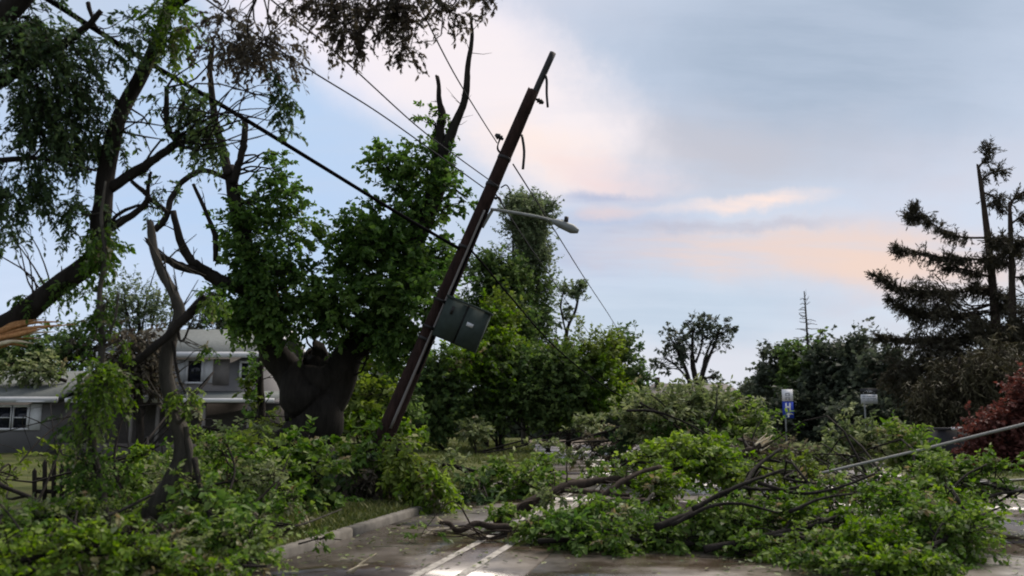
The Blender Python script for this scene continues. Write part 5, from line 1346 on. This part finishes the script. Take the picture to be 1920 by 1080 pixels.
ldeb('tangle of thin bare leaning stems with torn leaves before the wing of the house', [([(40, 1000, 9.8), (90, 900, 10.2), (120, 820, 10.5)], .022, .008), ([(250, 960, 9.8), (215, 880, 10), (225, 800, 10.2), (250, 740, 10.3)], .022, .008), ([(120, 940, 10), (200, 905, 10.2), (300, 905, 10.4)], .025, .01), ([(420, 950, 10.5), (440, 880, 11), (420, 820, 11.3)], .02, .008), ([(330, 930, 10.5), (420, 905, 11), (520, 900, 11.3)], .022, .01), ([(460, 960, 10.6), (520, 900, 11.2), (545, 850, 11.5)], .018, .007)],
     [(250, 880, 10.2, 60, 26, 'debris', dict(dens=.4)), (420, 860, 11.2, 50, 30, 'debris', dict(dens=.4)), (500, 890, 11.2, 45, 26, 'pale', dict(dens=.4)), (330, 890, 11, 50, 22, 'pale', dict(dens=.4))])
splinter('pale torn strip of wood in the grass behind the kerb', 575, 990, 3, .25, 2.3, r=.018)
splinter('pale broken stick left of the crooked trunk', 215, 1000, 3, .28, 2.4, r=.02)
ldeb('mid-verge heap of olive leaves left of the broad-leaved shrub', [([(380, 900, 13), (450, 890, 13.2), (520, 900, 13.2), (560, 930, 12.8)], .03, .015)],
     [(440, 890, 13, 75, 34, 'debris', dict(dens=.8)), (520, 930, 12.3, 60, 26, 'debris', dict(dens=.6)), (400, 850, 14, 60, 25, 'debris', dict(dens=.5, mat='yellow', tint=-.2)), (500, 960, 11.5, 40, 18, 'debris', dict(dens=.4))])
ldeb('dark twiggy bough lying under the broken fence section', [([(-20, 900, 11), (50, 930, 10.8), (100, 950, 10.6), (160, 940, 10.6)], .03, .018), ([(90, 950, 10.6), (75, 975, 10.3), (60, 1000, 10)], .02, .012), ([(90, 960, 10.4), (105, 990, 10.1)], .015, .01)],
     [(60, 985, 9.8, 70, 18, 'debris', dict(dens=.35)), (200, 930, 10.4, 55, 45, 'debris', dict(dens=.6)), (250, 980, 9.6, 55, 36, 'debris', dict(dens=.7)), (-20, 890, 12, 40, 18, 'debris', dict(dens=.4, mat='yellow', tint=-.2))])
ldeb('small yellow-green bough in front of the porch posts', [([(230, 870, 14), (270, 850, 14), (310, 830, 14)], .025, .012)],
     [(285, 855, 14, 38, 20, 'fresh', dict(dens=.7)), (330, 870, 13.5, 50, 24, 'debris', dict(dens=.6)), (175, 880, 16, 45, 24, 'debris', dict(dens=.5)), (80, 850, 19, 50, 12, 'debris', dict(dens=.4, mat='yellow'))])
ldeb('flat tangle of twigs and grey branches across the lawn before the porch', [([(380, 800, 20), (440, 815, 20), (500, 850, 19), (560, 860, 18.5)], .03, .015), ([(360, 830, 19), (420, 830, 19), (500, 838, 19)], .025, .012)],
     [(450, 815, 20, 60, 18, 'pale', dict(dens=.35)), (540, 800, 21, 50, 22, 'pale', dict(dens=.5, mat='yellow')), (380, 815, 21, 50, 18, 'debris', dict(dens=.4))])

splinter('pale forked splinter standing in the grass near the kerb', 500, 1015, 4, .22, 1.5, r=.02)
splinter('pale upright splinter under the dark bent branch', 405, 1045, 2, .16, 1.9, r=.018)
splinter('small pale chip at the bottom of the verge', 350, 1065, 2, .09, .5, r=.022)
splinter('pale split piece below the broken fence section', 72, 1015, 3, .2, 2.0, r=.022)
splinter('broad pale strip of wood lying on the road by the kerb', 655, 1078, 3, .34, .35, .012, .02)
splinter('pale slivers in front of the porch', 258, 850, 3, .5, 1.0, .14, .03)
splinter('pale flakes beside the painted lines', 790, 1008, 4, .22, .15, .012, .016)

# ------------------------------------------------------------------ grass and litter
def grass():
    mb = MB()
    def patch(n, s_rng, o_rng, h, z=.1):
        s = rng.uniform(*s_rng, n); o = rng.uniform(*o_rng, n)
        x = np.interp(s, _cl[:, 0], _cl[:, 1]); y = np.interp(s, _cl[:, 0], _cl[:, 2]); a = np.interp(s, _cl[:, 0], _cl[:, 3])
        p = np.stack([x + o * np.cos(a), y - o * np.sin(a), np.full(n, z)], 1)
        k = 0.5 + 0.5 * np.sin(p[:, 0] * 1.9 + 1.3 * np.sin(p[:, 1] * .8)) * np.sin(p[:, 1] * 1.3)
        hh = h * rng.uniform(.4, 1.2, n) * (.55 + .8 * k)
        d = rng.normal(size=(n, 2)) * .5
        w = rng.uniform(.006, .013, n) * (1 + y / 14)
        an = rng.uniform(0, np.pi, n)
        sx = np.stack([np.cos(an) * w, np.sin(an) * w, np.zeros(n)], 1)
        tip = p + np.stack([d[:, 0] * hh, d[:, 1] * hh, hh], 1)
        mid = p + np.stack([d[:, 0] * hh * .3, d[:, 1] * hh * .3, hh * .6], 1)
        V = np.stack([p - sx, p + sx, mid + sx * .7, mid - sx * .7, tip], 1).reshape(-1, 3)
        b = (np.arange(n) * 5)[:, None]
        ti = np.clip(.45 + .35 * (k - .5) + rng.normal(0, .2, n), 0, 1)
        mb.add(V, b + np.array([[0, 1, 2, 3]]), b + np.array([[3, 2, 4]]), np.repeat(ti, 5))
    patch(40000, (5, 26), (LE - 6, LE - .2), .11)
    patch(2500, (4, 26), (LE - .35, LE - .12), .07, .11)
    patch(20000, (18, 52), (LE - 22, LE - 3), .16)
    patch(14000, (30, 62), (LE - 10, LE - .2), .16)
    patch(8000, (12, 45), (RE + .3, RE + 12), .16)
    o = mb.build('grass', M['grass'])
    tag(o, 'rough olive grass on both verges and the lawn', 'grass', kind='stuff')
grass()

def litter():
    mb = MB()
    n = 9000
    s = 6 + 27 * rng.random(n) ** 1.6; o = LE + .1 + (RE - LE - .2) * rng.random(n)
    w = .25 + .75 * np.exp(-((s - 14) / 7) ** 2)
    k = rng.random(n) < w * (.35 + .65 * ((o > 0) | (o < -4.3)))
    s, o = s[k], o[k]; n = len(s)
    x = np.interp(s, _cl[:, 0], _cl[:, 1]); y = np.interp(s, _cl[:, 0], _cl[:, 2]); a = np.interp(s, _cl[:, 0], _cl[:, 3])
    p = np.stack([x + o * np.cos(a), y - o * np.sin(a), rng.uniform(.014, .03, n)], 1)
    an = rng.uniform(0, 6.28, n)
    d = np.stack([np.cos(an), np.sin(an), rng.uniform(-.05, .25, n)], 1)
    leaves(mb, p, d, np.array([0, 0, 1.0]) + rng.normal(size=(n, 3)) * .25, rng.uniform(.04, .11, n), rng.uniform(.025, .06, n), rng.normal(.5, .25, n), .1)
    m2 = 420
    s = rng.uniform(6, 26, m2); o = rng.uniform(LE + .1, RE - .2, m2)
    x = np.interp(s, _cl[:, 0], _cl[:, 1]); y = np.interp(s, _cl[:, 0], _cl[:, 2]); a = np.interp(s, _cl[:, 0], _cl[:, 3])
    p = np.stack([x + o * np.cos(a), y - o * np.sin(a), np.full(m2, .02)], 1)
    an = rng.uniform(0, 6.28, m2); q = p + np.stack([np.cos(an), np.sin(an), np.zeros(m2)], 1) * rng.uniform(.1, .5, m2)[:, None]
    sticks(mb, p, q, .006, .003, .05)
    ob = mb.build('leaf_litter', M['litter'])
    tag(ob, 'scattered torn leaves and twigs on the wet road', 'leaf litter', kind='stuff')
litter()
